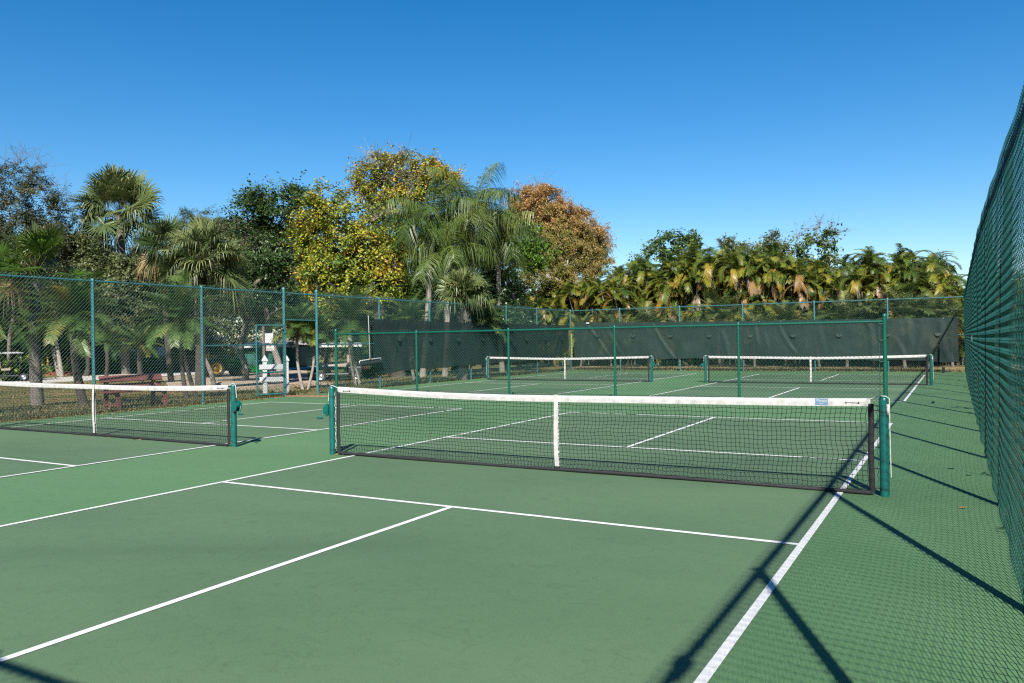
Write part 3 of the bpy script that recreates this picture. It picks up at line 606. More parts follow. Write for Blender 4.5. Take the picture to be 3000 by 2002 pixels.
L_ARECA = leafmat('areca_leaf', [(.03, (.04, .085, .013)), (.25, (.11, .16, .022)), (.50, (.24, .24, .03)), (.70, (.36, .28, .036)), (.84, (.42, .22, .035)), (.93, (.30, .17, .08)), (1, (.26, .21, .16))], rough=.42, trans=.3)
L_OLDA = None #('areca_leaf', [(.03, (0.034, 0.072, 0.012)), (.30, (0.102, 0.138, 0.017)), (.52, (0.240, 0.228, 0.026)), (.70, (0.408, 0.300, 0.036)), (.84, (0.528, 0.240, 0.030)), (.93, (0.360, 0.156, 0.072)), (1, (0.288, 0.228, 0.180))], rough=.42, trans=.25)
L_SHRUB = leafmat('shrub_leaf', [(.1, (.05, .12, .012)), (.5, (.14, .26, .02)), (.9, (.36, .42, .03))])
def B_(d, *bl): return [(W(px, py, d+dz), R/(FPX/d), tn) for px, py, R, tn, dz in [(b+(0.,)*(5-len(b))) for b in bl]]
def base_at(px, d, z=None):
    p = W(px, 1000, d); return np.array([p[0], p[1], (zt(p[0], p[1]) if z is None else z)-.05])
# --- broadleaf trees
tree('oak_tree', 'sparse dark live oak with bare upper twigs at the left edge', base_at(20, 57),
     B_(57, (0, 655, 110, -.1), (105, 600, 85, 0), (30, 540, 65, 0), (150, 690, 75, 0), (20, 760, 120, -.1), (130, 790, 90, -.05), (60, 690, 90, -.1), (90, 520, 40, .1), (170, 620, 40, .1)),
     (.13, .06, 100), L_OAK, BARKO, bare=[(W(30, 470, 57), .9), (W(85, 480, 57), .8), (W(130, 520, 57), .9), (W(170, 560, 57), .6)], r0=.012, spread=.5, dense=.6)
BR = (.12, .052, 95)
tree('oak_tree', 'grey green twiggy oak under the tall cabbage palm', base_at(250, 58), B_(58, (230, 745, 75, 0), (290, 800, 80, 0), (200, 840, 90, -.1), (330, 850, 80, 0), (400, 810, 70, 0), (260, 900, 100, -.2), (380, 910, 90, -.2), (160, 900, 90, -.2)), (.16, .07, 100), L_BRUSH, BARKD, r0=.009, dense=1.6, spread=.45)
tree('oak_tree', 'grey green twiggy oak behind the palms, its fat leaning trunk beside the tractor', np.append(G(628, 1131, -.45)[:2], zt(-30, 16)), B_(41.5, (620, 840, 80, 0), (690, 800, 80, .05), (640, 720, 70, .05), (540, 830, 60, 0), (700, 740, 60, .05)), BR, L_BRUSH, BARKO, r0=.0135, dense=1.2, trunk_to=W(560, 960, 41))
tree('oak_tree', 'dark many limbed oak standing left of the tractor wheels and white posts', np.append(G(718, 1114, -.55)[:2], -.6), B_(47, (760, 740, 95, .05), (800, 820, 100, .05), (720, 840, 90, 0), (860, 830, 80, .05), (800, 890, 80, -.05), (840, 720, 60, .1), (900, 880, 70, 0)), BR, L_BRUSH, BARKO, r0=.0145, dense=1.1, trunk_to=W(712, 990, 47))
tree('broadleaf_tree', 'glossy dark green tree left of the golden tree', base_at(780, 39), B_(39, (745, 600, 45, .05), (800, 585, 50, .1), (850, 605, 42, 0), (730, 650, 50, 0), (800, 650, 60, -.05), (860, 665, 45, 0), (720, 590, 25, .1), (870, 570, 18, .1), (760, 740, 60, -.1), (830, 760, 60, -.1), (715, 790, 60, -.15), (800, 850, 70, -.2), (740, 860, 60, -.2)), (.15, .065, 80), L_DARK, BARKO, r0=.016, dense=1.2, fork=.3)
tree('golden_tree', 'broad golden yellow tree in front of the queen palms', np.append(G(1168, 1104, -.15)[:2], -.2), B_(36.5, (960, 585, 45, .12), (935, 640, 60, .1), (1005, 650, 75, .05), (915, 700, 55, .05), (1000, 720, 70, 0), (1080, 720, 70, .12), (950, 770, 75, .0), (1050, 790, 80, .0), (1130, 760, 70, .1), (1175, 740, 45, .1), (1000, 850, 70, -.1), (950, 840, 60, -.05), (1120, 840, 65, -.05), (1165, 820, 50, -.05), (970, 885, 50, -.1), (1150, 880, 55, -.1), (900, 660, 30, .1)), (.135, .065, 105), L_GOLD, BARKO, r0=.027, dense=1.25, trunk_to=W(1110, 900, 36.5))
tree('golden_tree', 'tall thin crowned yellow tree with pale bare branches above the others', base_at(1160, 42), B_(42, (1075, 520, 45, 0.18), (1130, 490, 50, 0.16), (1195, 480, 42, 0.13), (1250, 500, 48, 0.18), (1290, 535, 45, 0.23), (1100, 570, 50, 0.08), (1160, 540, 45, 0.08), (1215, 560, 55, 0.08), (1110, 630, 50, -0.02), (1180, 640, 55, -0.07), (1320, 530, 30, 0.33), (1060, 560, 30, 0.18), (1150, 700, 50, -0.12)), (.13, .062, 72), L_GOLD, BARKG, r0=.014, bare=[(W(1150, 500, 41), 1.3), (W(1090, 480, 42), 0.88), (W(1180, 560, 41), 0.98), (W(1110, 640, 41), .7)], dense=1.9)
tree('bright_tree', 'fresh bright green tree beside the rust coloured tree', base_at(1520, 42), B_(42, (1500, 655, 42, 0), (1545, 690, 50, .05), (1470, 705, 45, -.1), (1560, 745, 45, .05), (1500, 760, 50, 0), (1585, 765, 22, .05), (1440, 745, 40, -.05), (1470, 640, 25, 0)), (.13, .065, 85), L_GREENB, BARKO, r0=.02, dense=1.35)
tree('cypress_tree', 'tall tree with rust orange top and olive lower crown', base_at(1625, 52), B_(52, (1545, 590, 53, .32), (1600, 600, 59, .3), (1650, 640, 56, .25), (1700, 660, 49, .25), (1735, 695, 41, .25), (1530, 640, 47, .2), (1590, 660, 70, .05), (1660, 700, 70, .0), (1710, 740, 59, -.05), (1745, 770, 41, -.16), (1620, 740, 82, -.16), (1690, 790, 70, -.16), (1600, 800, 70, -.16), (1560, 570, 35, .35), (1760, 710, 23, .3)), (.10, .042, 210), L_RUST, BARKG, r0=.02, dense=1.7, bare=[(W(1570, 570, 52), .8), (W(1740, 690, 52), .7)])
tree('pine_tree', 'distant olive green pine between the cabbage palms', base_at(590, 62), B_(62, (560, 645, 38, .1), (605, 650, 42, .05), (650, 665, 38, .05), (690, 690, 35, 0), (620, 700, 40, -.1), (530, 690, 30, 0)), (.24, .020, 210), L_PINE, BARKO, r0=.03, dense=.9)
tree('pine_tree', 'small distant olive pine right of the tall cabbage palm trunk', base_at(415, 62), B_(62, (405, 720, 28, .1), (425, 750, 30, 0), (280, 700, 34, 0), (310, 740, 34, 0)), (.24, .020, 200), L_PINE, BARKO, r0=.03, dense=.9)
tree('broadleaf_tree', 'clear green treetop rising over the left half of the hedge', base_at(1960, 55), B_(55, (1900, 735, 26, 0.22), (1945, 700, 30, 0.22), (1990, 715, 28, 0.22), (2020, 695, 16, 0.27), (1880, 765, 24, 0.17), (1950, 755, 35, 0.12), (2010, 745, 30, 0.12), (2035, 715, 12, 0.22)), (.22, .10, 36), L_DARK, BARKO, r0=.016, dense=1.0)
tree('broadleaf_tree', 'olive green treetop over the middle of the hedge', base_at(2255, 55), B_(55, (2260, 712, 32, 0.32), (2222, 732, 24, 0.32), (2290, 732, 28, 0.27), (2250, 750, 40, 0.17), (2170, 725, 22, 0.22), (2140, 715, 12, 0.22)), (.16, .07, 60), L_BRUSH, BARKO, r0=.016, dense=1.0)
tree('broadleaf_tree', 'thin crowned tree with bare top twigs over the hedge', base_at(2390, 55), B_(55, (2345, 725, 14, 0.22), (2348, 755, 20, 0.12), (2415, 710, 22, 0.22), (2425, 745, 26, 0.17), (2395, 770, 30, 0.12), (2440, 765, 14, 0.17), (2370, 700, 10, 0.22), (2425, 680, 8, 0.22)), (.22, .10, 24), L_DARK, BARKG, r0=.014, dense=1.0, bare=[(W(2375, 670, 55), .7), (W(2410, 665, 55), .7), (W(2445, 690, 55), .5), (W(2330, 690, 55), .4)])
tree('broadleaf_tree', 'little green treetop poking out right of the tall areca clump', base_at(2742, 55), B_(55, (2742, 765, 14, .1), (2735, 790, 20, 0)), (.18, .08, 60), L_DARK, BARKO, r0=.02, dense=3)
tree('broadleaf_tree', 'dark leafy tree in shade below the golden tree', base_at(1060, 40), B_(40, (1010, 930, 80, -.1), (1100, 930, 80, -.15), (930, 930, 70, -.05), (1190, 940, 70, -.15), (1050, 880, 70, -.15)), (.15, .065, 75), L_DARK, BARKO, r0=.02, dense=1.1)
# --- dark understorey shrubs far behind the side fence
for i, (px, py, d, R, lab) in enumerate([(30, 930, 68, 130, 'dark shrub mass behind the golf cart'), (190, 930, 70, 110, 'dark shrub mass behind the yellow bollards'), (330, 950, 76, 120, 'dark shrub mass behind the white van'),
        (470, 930, 78, 100, 'dark shrub mass behind the wooden picket fence'), (1270, 900, 42, 120, 'dark shrub mass between the queen palm trunks'), (1420, 890, 40, 110, 'dark shrub mass left of the far corner post'), (1150, 1010, 44, 90, 'dark low shrub mass behind the squeegee')]):
    c = W(px, py, d); R_ = R/(FPX/d)
    tree('shrub', lab, base_at(px, d), [(c, R_, -.15), (c+np.array([R_*.6, R_*.4, -R_*.5]), R_*.8, -.2), (c-np.array([R_*.6, R_*.4, R_*.5]), R_*.8, -.2)], (.13, .06, 80), L_OAK if i < 4 else L_DARK, BARKD, r0=.007, dense=1.7, cat='shrub')
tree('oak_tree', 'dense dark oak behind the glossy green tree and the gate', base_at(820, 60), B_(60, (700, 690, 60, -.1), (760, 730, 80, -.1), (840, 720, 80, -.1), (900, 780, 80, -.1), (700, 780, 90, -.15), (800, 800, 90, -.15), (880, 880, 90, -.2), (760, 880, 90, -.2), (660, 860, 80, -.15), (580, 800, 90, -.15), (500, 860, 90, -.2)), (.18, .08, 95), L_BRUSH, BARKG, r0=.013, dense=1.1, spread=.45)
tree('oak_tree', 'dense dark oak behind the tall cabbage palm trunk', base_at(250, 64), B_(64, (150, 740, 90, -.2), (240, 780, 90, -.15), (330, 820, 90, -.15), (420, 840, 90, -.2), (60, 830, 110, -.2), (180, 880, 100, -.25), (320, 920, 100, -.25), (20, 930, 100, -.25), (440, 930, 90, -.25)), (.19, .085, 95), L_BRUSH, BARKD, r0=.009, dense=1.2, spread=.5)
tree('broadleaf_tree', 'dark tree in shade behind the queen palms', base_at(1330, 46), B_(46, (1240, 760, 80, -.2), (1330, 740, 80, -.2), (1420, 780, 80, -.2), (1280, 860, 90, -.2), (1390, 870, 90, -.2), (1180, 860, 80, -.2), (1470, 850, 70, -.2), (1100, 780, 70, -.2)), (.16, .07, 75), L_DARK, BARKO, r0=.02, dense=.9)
# --- far off wood closing the view beyond the road
def wood(name, label, pts, R, per, lf, mt):
    C = []; V = []
    for c in pts: m_ = per; C.append(np.array(c)+rvec(m_)*R*rng.uniform(.3, 1, (m_, 1))); V.append(np.clip(.42+rng.normal(0, .1)+rng.normal(0, .15, m_), 0, 1))
    g = Geo(); leaves(g, np.concatenate(C), lf[0], lf[1], np.concatenate(V)); return tag(g.build(name, mt), label, 'woods', None, 'stuff')
PT = []
for px in np.arange(-120, 1560, 14):
    d = 84+8*math.sin(px*.02); top = 6.8+1.0*math.sin(px*.017)+.7*math.sin(px*.051); b = W(px, 1000, d)
    for k in range(5): PT.append((b[0]+rng.normal(0, .8), b[1]+rng.normal(0, 1.2), -.5+top*rng.uniform(.05, 1)))
wood('woods', 'dark wood far off beyond the road and buildings', PT, 1.25, 190, (.30, .14), L_OAK)
# --- fan palms
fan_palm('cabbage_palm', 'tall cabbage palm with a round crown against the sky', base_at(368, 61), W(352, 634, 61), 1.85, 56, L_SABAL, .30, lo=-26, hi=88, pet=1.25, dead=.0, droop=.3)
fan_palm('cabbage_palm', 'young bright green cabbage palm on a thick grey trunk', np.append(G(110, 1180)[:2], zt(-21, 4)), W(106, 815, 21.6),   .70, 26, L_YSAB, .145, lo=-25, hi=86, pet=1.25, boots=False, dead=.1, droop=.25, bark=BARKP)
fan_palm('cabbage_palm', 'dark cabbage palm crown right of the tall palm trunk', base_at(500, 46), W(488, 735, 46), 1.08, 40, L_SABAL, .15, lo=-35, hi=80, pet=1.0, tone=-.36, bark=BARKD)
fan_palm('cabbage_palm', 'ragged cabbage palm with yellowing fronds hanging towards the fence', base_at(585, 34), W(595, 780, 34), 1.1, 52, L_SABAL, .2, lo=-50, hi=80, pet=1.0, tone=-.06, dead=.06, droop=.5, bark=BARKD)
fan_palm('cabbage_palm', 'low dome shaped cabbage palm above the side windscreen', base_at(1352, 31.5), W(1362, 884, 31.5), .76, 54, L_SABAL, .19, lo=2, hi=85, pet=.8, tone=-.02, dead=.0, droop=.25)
# --- queen palms
QK = dict(nl=62, ll=.80, lw=.026, vee=.0, droop=.95, plum=.40, fwd=.45, rw=.022)
feather_palm('queen_palm', 'tallest queen palm with its crown spread over the right hand side', base_at(1352, 37), W(1385, 600, 37), 22, 3.0, L_QUEEN, QK, .15, lo=-35, hi=62, bend=(1.5, 2.2), bark=BARKW, tones=(.55, .1))
feather_palm('queen_palm', 'queen palm with long hanging fronds on the left of the group', base_at(1236, 35.5), W(1262, 640, 35.5), 20, 2.7, L_QUEEN, QK, .14, lo=-40, hi=60, bend=(1.5, 2.2), bark=BARKW, tones=(.42, .1))
feather_palm('queen_palm', 'short queen palm in the middle of the group', base_at(1302, 34.5), W(1305, 735, 34.5), 16, 2.4, L_QUEEN, QK, .13, lo=-20, hi=70, bend=(1.3, 2.0), bark=BARKW, tones=(.5, .1))
feather_palm('queen_palm', 'queen palm drooping in front of the bright green tree', base_at(1470, 39), W(1462, 690, 39), 16, 2.5, L_QUEEN, QK, .13, lo=-40, hi=75, bend=(1.5, 2.1), bark=BARKW, tones=(.6, .1))
# --- dwarf date palms behind the side fence
PK = dict(nl=64, ll=.31, lw=.0135, vee=.25, droop=.22, plum=.12, fwd=.6, rw=.009)
PKS = [('date palm at the left edge behind the net', (-60, 1165), (-40, 925), 21., 1.9, 56, None), ('date palm with a thick dark leaning trunk left of the bench', (246, 1188), (218, 945), 20.2, 1.5, 62, None),
       ('date palm with two pale stems right of the bench', (548, 1174), (532, 950), 22.4, 1.5, 62, (575, 1172)), ('date palm on two thin pale stems in the gateway', (887, 1142), (872, 972), 26., 1.05, 44, None),
       ('small date palm leaning towards the open gateway', (902, 1142), (920, 985), 26., .75, 28, None), ('date palm beside the broom on two thin stems', (1056, 1130), (1025, 950), 28., 1.55, 56, (1042, 1130)),
       ('date palm in front of the white van', (415, 1123), (412, 1015), 43.9, 1.5, 30, None), ('small dark stemmed date palm beyond the bench', (310, 1112), (312, 1010), 50.9, 1.6, 26, None),
       ('date palm behind the side windscreen', (1215, 1115), (1200, 950), 30., 1.3, 38, (1230, 1113)),
       ('date palm low beside the dome shaped cabbage palm', (1420, 1100), (1420, 950), 33., 1.3, 34, None)]
for i, (lab, b, h, d, L, n, b2) in enumerate(PKS):
    bb = W(b[0], b[1], d); bb[2] = zt(bb[0], bb[1]); q2 = None
    if b2 is not None: q2 = W(b2[0], b2[1], d+.1); q2[2] = zt(q2[0], q2[1])
    feather_palm('date_palm', lab, bb, W(h[0], h[1], d), n, L, L_PYG, PK, (.12, .105, .06, .05, .045, .055, .13, .12, .06, .06)[i], lo=-12, hi=84, bend=(.8, 1.5), tones=(.5, .13), dead=0, bark=BARKD if i in (0, 1, 2, 6, 7) else BARKW, base2=q2, group='dwarf date palms behind the side fence')
# palms just outside the left edge, their shade lies on the lawn
for i, (x, y) in enumerate([(-17.9, -1.6), (-18.4, .2)]):
    feather_palm('date_palm', 'date palm beside the fence at the very left edge, shading the lawn', (x, y, -.02), (x-.1, y+.1, 2.2), 30, 1.5, L_PYG, PK, .11, bark=BARKD, group='dwarf date palms behind the side fence', tones=(.45, .12))
# --- areca hedge behind the far fence
AK = dict(nl=36, ll=.31, lw=.022, vee=.40, droop=.34, fwd=.66, rw=.012)
def areca(seed, ns, Ht, label):
    global rng; old = rng; rng = np.random.default_rng(seed); t = thing('areca_palm', label, 'palm clump'); g, gr, gs = Geo(), Geo(), Geo()
    for i in range(ns):
        a = rng.uniform(0, 2*PI); rad = rng.uniform(.1, 1.0); b = np.array([math.cos(a)*rad, math.sin(a)*rad, -.05]); hh = Ht*rng.uniform(.12, .84); ln = rng.uniform(.10, .30)
        tip = b+np.array([math.cos(a)*ln*hh, math.sin(a)*ln*hh, hh]); q = np.linspace(0, 1, 7)[:, None]; gs.tube(b+(tip-b)*q+np.array([math.cos(a), math.sin(a), 0])*.12*(q**2-q)*hh, .045, 6, False)
        st = rng.normal(0, .10)
        for k in range(8):
            u = (k+.5)/8; az = rng.uniform(0, 2*PI); e = math.radians(-12+92*u)+rng.normal(0, .1); v = .32+st-.22*(u-.5)+rng.normal(0, .13)
            if k == 0: v = rng.uniform(.62, .95)
            frond(g, gr, tip, az, e, rng.uniform(.85, 1.35), rng.uniform(1.2, 2.5), v=float(np.clip(v, 0, .97)), twist=rng.normal(0, .18), **AK)
        if rng.uniform() < .6:
            az = rng.uniform(0, 2*PI); frond(g, gr, tip-np.array([0, 0, .25]), az, -.7, .8, .8, v=rng.uniform(.92, 1), twist=0, nl=26, ll=.34, lw=.03, vee=.1, droop=.6, fwd=.8)
    g.build('fronds', L_ARECA, t); gr.build('leaf_stalks', leafmat('palm_stalk', []), t, True); gs.build('stems', mat('areca_stem', (.20, .19, .13), .7, .35, 8.), t, True); rng = old; return t
AV = [areca(31, 46, 5.2, ''), areca(32, 50, 5.2, ''), areca(33, 44, 5.2, ''), areca(34, 52, 5.2, '')]
prof = [(1450, 868), (1520, 814), (1600, 840), (1690, 799), (1780, 774), (1860, 759), (1940, 719), (2040, 699), (2120, 684), (2210, 696), (2300, 704), (2370, 729), (2420, 784), (2455, 850), (2505, 860), (2545, 784), (2590, 692), (2660, 690), (2705, 724), (2750, 799), (2830, 796), (2890, 774)]
used = [0]*4; ai = 0
pxs = list(range(1400, 2930, 62))
for row, (d0, off) in enumerate([(37.5, 0), (39.5, 31)]):
    for j, px in enumerate(pxs):
        p_ = px+off+rng.normal(0, 8); top = np.interp(p_, [a for a, _ in prof], [b for _, b in prof])+(0 if row else 18)+rng.normal(0, 9)
        q = CAM+(RM.T @ np.array([(p_-1500)/FPX, 0, 1.]))*1.; dr = q-CAM; yy = 37.6+row*2.2+rng.normal(0, .35); s = (yy-CAM[1])/dr[1]; x, y = (CAM+dr*s)[:2]; dd = s
        hz = (W(p_, top, dd))[2]; k = int(rng.integers(0, 4)); sc = max(.45, hz/5.25)
        lab = 'areca palm clump in the %s of the hedge, %s' % ('front row' if row == 0 else 'back row', ('left of the far corner post' if p_ < 1655 else 'under the clear green treetop' if 1860 < p_ < 2050 else 'under the olive treetop' if 2180 < p_ < 2310 else 'under the thin bare topped tree' if 2330 < p_ < 2450 else 'in the low gap' if 2450 < p_ < 2530 else 'forming the second tall peak' if 2530 < p_ < 2740 else 'behind the close right fence' if p_ > 2800 else 'at the low right end' if p_ >= 2740 else 'between corner post and green treetop' if p_ < 1860 else 'on the first tall peak'))
        if not used[k]: o = AV[k]; o.location = (x, y, 0); o.rotation_euler.z = rng.uniform(0, 6.28); o.scale = (sc*.5+.5, sc*.5+.5, sc); o['label'] = lab; o['group'] = 'areca palms of the far hedge'; used[k] = 1
        else: dup(AV[k], (x, y, 0), rng.uniform(0, 6.28), lab, 'areca palms of the far hedge', (sc*.5+.5, sc*.5+.5, sc))
# small pale palms right behind the far fence
YK = dict(nl=40, ll=.40, lw=.022, vee=.3, droop=.3, fwd=.6, rw=.011)
young = None
for i, (px, sc) in enumerate([(1700, 1.05), (1790, 1.1), (1905, 1.2), (1990, .95), (2110, 1.35), (2210, 1.0), (2300, 1.2), (2400, 1.0), (2480, 1.25), (2560, 1.1), (2650, 1.3), (2720, 1.2), (2790, 1.1)]):
    dr = RM.T @ np.array([(px-1500)/FPX, 0, 1.]); s = (33.2-CAM[1]+.9*math.sin(i*2.3))/dr[1]; x, y = (CAM+dr*s)[:2]
    lab = 'small pale green palm behind the far fence ' + ['left of its second post', 'just left of the second post', 'between second and third posts', 'at the third post', 'biggest, left of the fourth post', 'just right of the fourth post', 'midway to the fifth post', 'at the fifth post', 'right of the fifth post', 'near the green end post', 'right of the green end post', 'above the shaded cloth corner', 'beside the far right corner'][i]
    if young is None:
        young = feather_palm('young_palm', lab, (x, y, 0), (x, y, 1.7), 30, 1.6, leafmat('young_palm_leaf', [(.05, (.05, .10, .03)), (.5, (.14, .20, .06)), (.8, (.26, .28, .09)), (1, (.40, .30, .05))], trans=.2), YK, .06, lo=-20, hi=84, bend=(.9, 1.6), tones=(.5, .14), dead=3, group='young palms behind the far fence')
        young.scale = (sc,)*3
    else: dup(young, (x, y, 0), px*1.3, lab, None, sc)
# hedge beyond the right hand fence
for i, (y, x, h, r_) in enumerate([(-3.5, 4.3, 2.3, 1.6), (0, 4.2, 2.5, 1.7), (3.8, 4.3, 2.4, 1.7), (7.6, 4.2, 2.6, 1.7), (11.5, 4.4, 2.5, 1.7), (15.5, 4.3, 2.7, 1.8), (19.5, 4.4, 2.6, 1.8), (23.5, 4.5, 2.8, 1.8), (27.5, 4.6, 2.8, 1.8)]):
    c = np.array([x, y, h*.62]); tree('shrub', 'dark leafy shrub seen through the mesh of the close right fence', (x, y, -.05), [(c, r_, -.1), (c+[.2, .9, -.2], r_*.85, 0), (c+[-.1, -.9, -.25], r_*.85, 0)], (.14, .065, 60), L_DARK, BARKD, r0=.010, dense=.8, cat='shrub', group='shrubs beyond the right fence')
# ------------------------------------------------------------------ litter
def litter(name, label, pts, mt, size, kind='stuff'):
    n = len(pts); g = Geo(); a = rng.uniform(0, 6.28, n); D = np.stack([np.cos(a), np.sin(a), rng.normal(0, .25, n)], 1); B = np.stack([-np.sin(a), np.cos(a), rng.normal(0, .35, n)], 1)
    l = size*rng.uniform(.6, 1.3, (n, 1)); P = pts+np.array([0, 0, .012]); g.quads(np.stack([P-l*D*.5, P+l*B*.28, P+l*D*.5, P-l*B*.28], 1), rng.uniform(0, 1, n))
    return tag(g.build(name, mt), label, 'leaves', None, kind)
L_DEAD = leafmat('dead_leaf', [(0, (.10, .055, .025)), (.4, (.24, .12, .05)), (.7, (.34, .17, .06)), (.9, (.45, .24, .05)), (1, (.5, .34, .2))], trans=.1)
n = 15000; y = rng.uniform(-4, 24, n); x = -16.05-rng.gamma(1.3, .9, n); ok = (x > -23); P = np.stack([x, y, zt(x, y)-.02], 1)[ok]; litter('leaf_litter', 'dry brown leaves scattered on the grass behind the side fence', P, L_DEAD, .055)
n = 700; y = rng.uniform(-4, 12, n); x = -15.9+rng.gamma(1., .16, n); litter('court_litter', 'dry leaves along the left edge of the court', np.stack([x, y, 0*y], 1), L_DEAD, .06)
n = 9000; x = rng.uniform(-46, -20, n); y = rng.uniform(8, 34, n); litter('fallen_leaf_cover', 'dry leaves strewn over the sandy clearing', np.stack([x, y, zt(x, y)-.01], 1), L_DEAD, .09)
# grass tufts
def grass(name, label, P, mt, h):
    n = len(P); g = Geo(); a = rng.uniform(0, 6.28, n); B = np.stack([np.cos(a), np.sin(a), 0*a], 1); hh = h*rng.uniform(.5, 1.3, (n, 1)); tip = P+np.array([0, 0, 1.])*hh+rng.normal(0, .35, (n, 3))*hh
    wd = .012; V = np.stack([P-B*wd, P+B*wd, tip+B*.002, tip-B*.002], 1); g.quads(V, rng.uniform(0, 1, n)); return tag(g.build(name, mt), label, 'grass', None, 'stuff')
L_GR = leafmat('grass_blade', [(0, (.09, .14, .03)), (.5, (.20, .22, .06)), (.8, (.34, .29, .11)), (1, (.42, .34, .16))], trans=.3)
L_GR0 = None #('grass_blade', [(0, (.05, .085, .018)), (.5, (.12, .14, .035)), (.8, (.24, .20, .07)), (1, (.32, .25, .11))], trans=.2)
n = 26000; y = rng.uniform(-3, 27, n); x = -16.05-rng.gamma(1.2, 1.3, n); grass('lawn_grass', 'patchy lawn grass behind the side fence', np.stack([x, y, zt(x, y)-.03], 1)[x > -26], L_GR, .075)
L_GT = leafmat('straw_blade', [(0, (.20, .20, .05)), (.4, (.36, .29, .11)), (.8, (.50, .38, .19)), (1, (.55, .44, .24))], trans=.3)
L_GT0 = None #('straw_blade', [(0, (.12, .12, .03)), (.4, (.24, .19, .07)), (.8, (.36, .26, .12)), (1, (.42, .32, .17))], trans=.2)
n = 22000; x = rng.uniform(-17, 3, n); y = 28.2+rng.gamma(1.4, 1., n); grass('dry_grass', 'straw coloured dry grass behind the far fence', np.stack([x, y, 0*x-.03], 1), L_GT, .08)
# single leaves lying on the courts
LFM = leafmat('court_leaf', [(0, (.30, .14, .05)), (.5, (.50, .24, .06)), (1, (.55, .36, .14))], trans=.1)
one = None
for i, (px, py, lab) in enumerate([(2822, 1488, 'tan leaf on the green between the fence shadows'), (2944, 1510, 'curled brown leaf at the foot of the right fence'), (2981, 1634, 'orange leaf touching the foot of the right fence'), (2890, 1336, 'pale brown leaf at the end of a post shadow'),
        (985, 1332, 'orange leaf under the left post of the nearest net'), (1008, 1334, 'tan leaf beside the orange one under the nearest net'), (394, 1289, 'yellow leaf under the left net'), (410, 1288, 'curled leaf beside the yellow one under the left net'), (318, 1283, 'small olive leaf near the left net strap'), (663, 1306, 'orange leaf at the foot of the left net post'), (1230, 1168, 'orange leaf behind the white net tape')]):
    p = G(px, py, .01)
    if one is None:
        g = Geo(); q = np.linspace(-1, 1, 7); wd = .42*(1-q*q)**.7; g.grid(np.array([[(a*.5, -b*.5, .10*a*a+.12*b), (a*.5, 0, .10*a*a), (a*.5, b*.5, .10*a*a+.12*b)] for a, b in zip(q, wd)])); one = g.build('fallen_leaf', LFM, None, True); o = one
    else: o = one.copy(); COL.objects.link(o)
    o.location = tuple(p); o.scale = (.062,)*3; o.rotation_euler = (.25, -.2, i*1.9); tag(o, lab, 'leaf', 'single leaves on the courts')
# ------------------------------------------------------------------ bench
brown = mat('red_brown_paint', (.27, .085, .068), .65, .3, 5., bump=.3, bscale=40)
t = thing('park_bench', 'red brown wooden bench on the lawn behind the side fence', 'bench', (-16.95, 4.48, -.02), math.radians(-4))
bl = .82
for y in (-.62, .62):
    g = Geo(); g.beam((-.30, y, 0), (-.25, y, .78), .045, .10, up=(0, 1, 0)); g.beam((.30, y, 0), (.22, y, .42), .045, .10, up=(0, 1, 0)); g.beam((-.30, y+.001, .10), (.29, y+.001, .10), .045, .09, up=(0, 1, 0)); g.beam((-.27, y+.001, .37), (.26, y+.001, .37), .045, .08, up=(0, 1, 0)); g.beam((.25, y, .42), (-.27, y, .60), .04, .05, up=(0, 1, 0))
    g.build('leg_frame', brown, t, bev=.004)
for k, x in enumerate((-.17, -.02, .13, .26)): Geo().box((x, 0, .425), (.13, 2*bl, .034)).build('seat_slat', brown, t, bev=.004)
g = Geo(); g.beam((-.21, -bl, .735), (-.21, bl, .735), .035, .17, up=(-.45, 0, 1)); g.build('backrest', brown, t, bev=.004)
g = Geo(); g.beam((-.235, -bl, .555), (-.235, bl, .555), .03, .11, up=(-.2, 0, 1)); g.build('back_rail', brown, t, bev=.004)
# ------------------------------------------------------------------ golf carts
white = mat('white_gloss', (.78, .78, .76), .35, .05); blackp = mat('black_plastic', (.014, .014, .016), .45, .3); rub = mat('tyre_rubber', (.018, .018, .02), .8, .3, 12.); chrome = mat('bright_metal', (.6, .6, .62), .25, .1, metal=1.)
cream = mat('cream_seat', (.45, .36, .25), .6, .1); redp = mat('red_lens', (.35, .01, .012), .3, .1)
def wheel(t, x, y, r, w_, hub, name='wheel', dish=.3):
    wl = bpy.data.objects.new(name, None); COL.objects.link(wl); wl.parent = t; wl.location = (x, y, r)
    g = Geo(); hw = w_/2; g.lathe([(r*.60, -hw*.8), (r*.80, -hw), (r*.95, -hw*.85), (r, -hw*.5), (r, hw*.5), (r*.95, hw*.85), (r*.80, hw), (r*.60, hw*.8)], (0, 0, 0), 24, 'y')
    k = 22
    for i in range(k):
        a = i*2*PI/k; R_ = np.array([[math.cos(a), 0, math.sin(a)], [0, 1, 0], [-math.sin(a), 0, math.cos(a)]])
        for sg in (-1, 1): g.box(R_ @ np.array([0, sg*hw*.42, r*1.0]), (r*.10, hw*.8, r*.05), R_)
    g.build('tyre', rub, wl)
    g = Geo()
    for sg in (-1, 1): g.lathe([(r*.60, sg*hw*.8), (r*.56, sg*hw*.82), (r*.50, sg*hw*(.8-dish)), (r*.22, sg*hw*(.7-dish)), (r*.20, sg*hw*.6), (.002, sg*hw*.6)], (0, 0, 0), 20, 'y')
    for i in range(6):
        a = i*PI/3
        for sg in (-1, 1): g.cyl((r*.33*math.cos(a), sg*hw*(.55-dish), r*.33*math.sin(a)), (r*.33*math.cos(a), sg*hw*(.78-dish), r*.33*math.sin(a)), r*.05, sides=6)
    g.build('rim', hub, wl, True); return wl
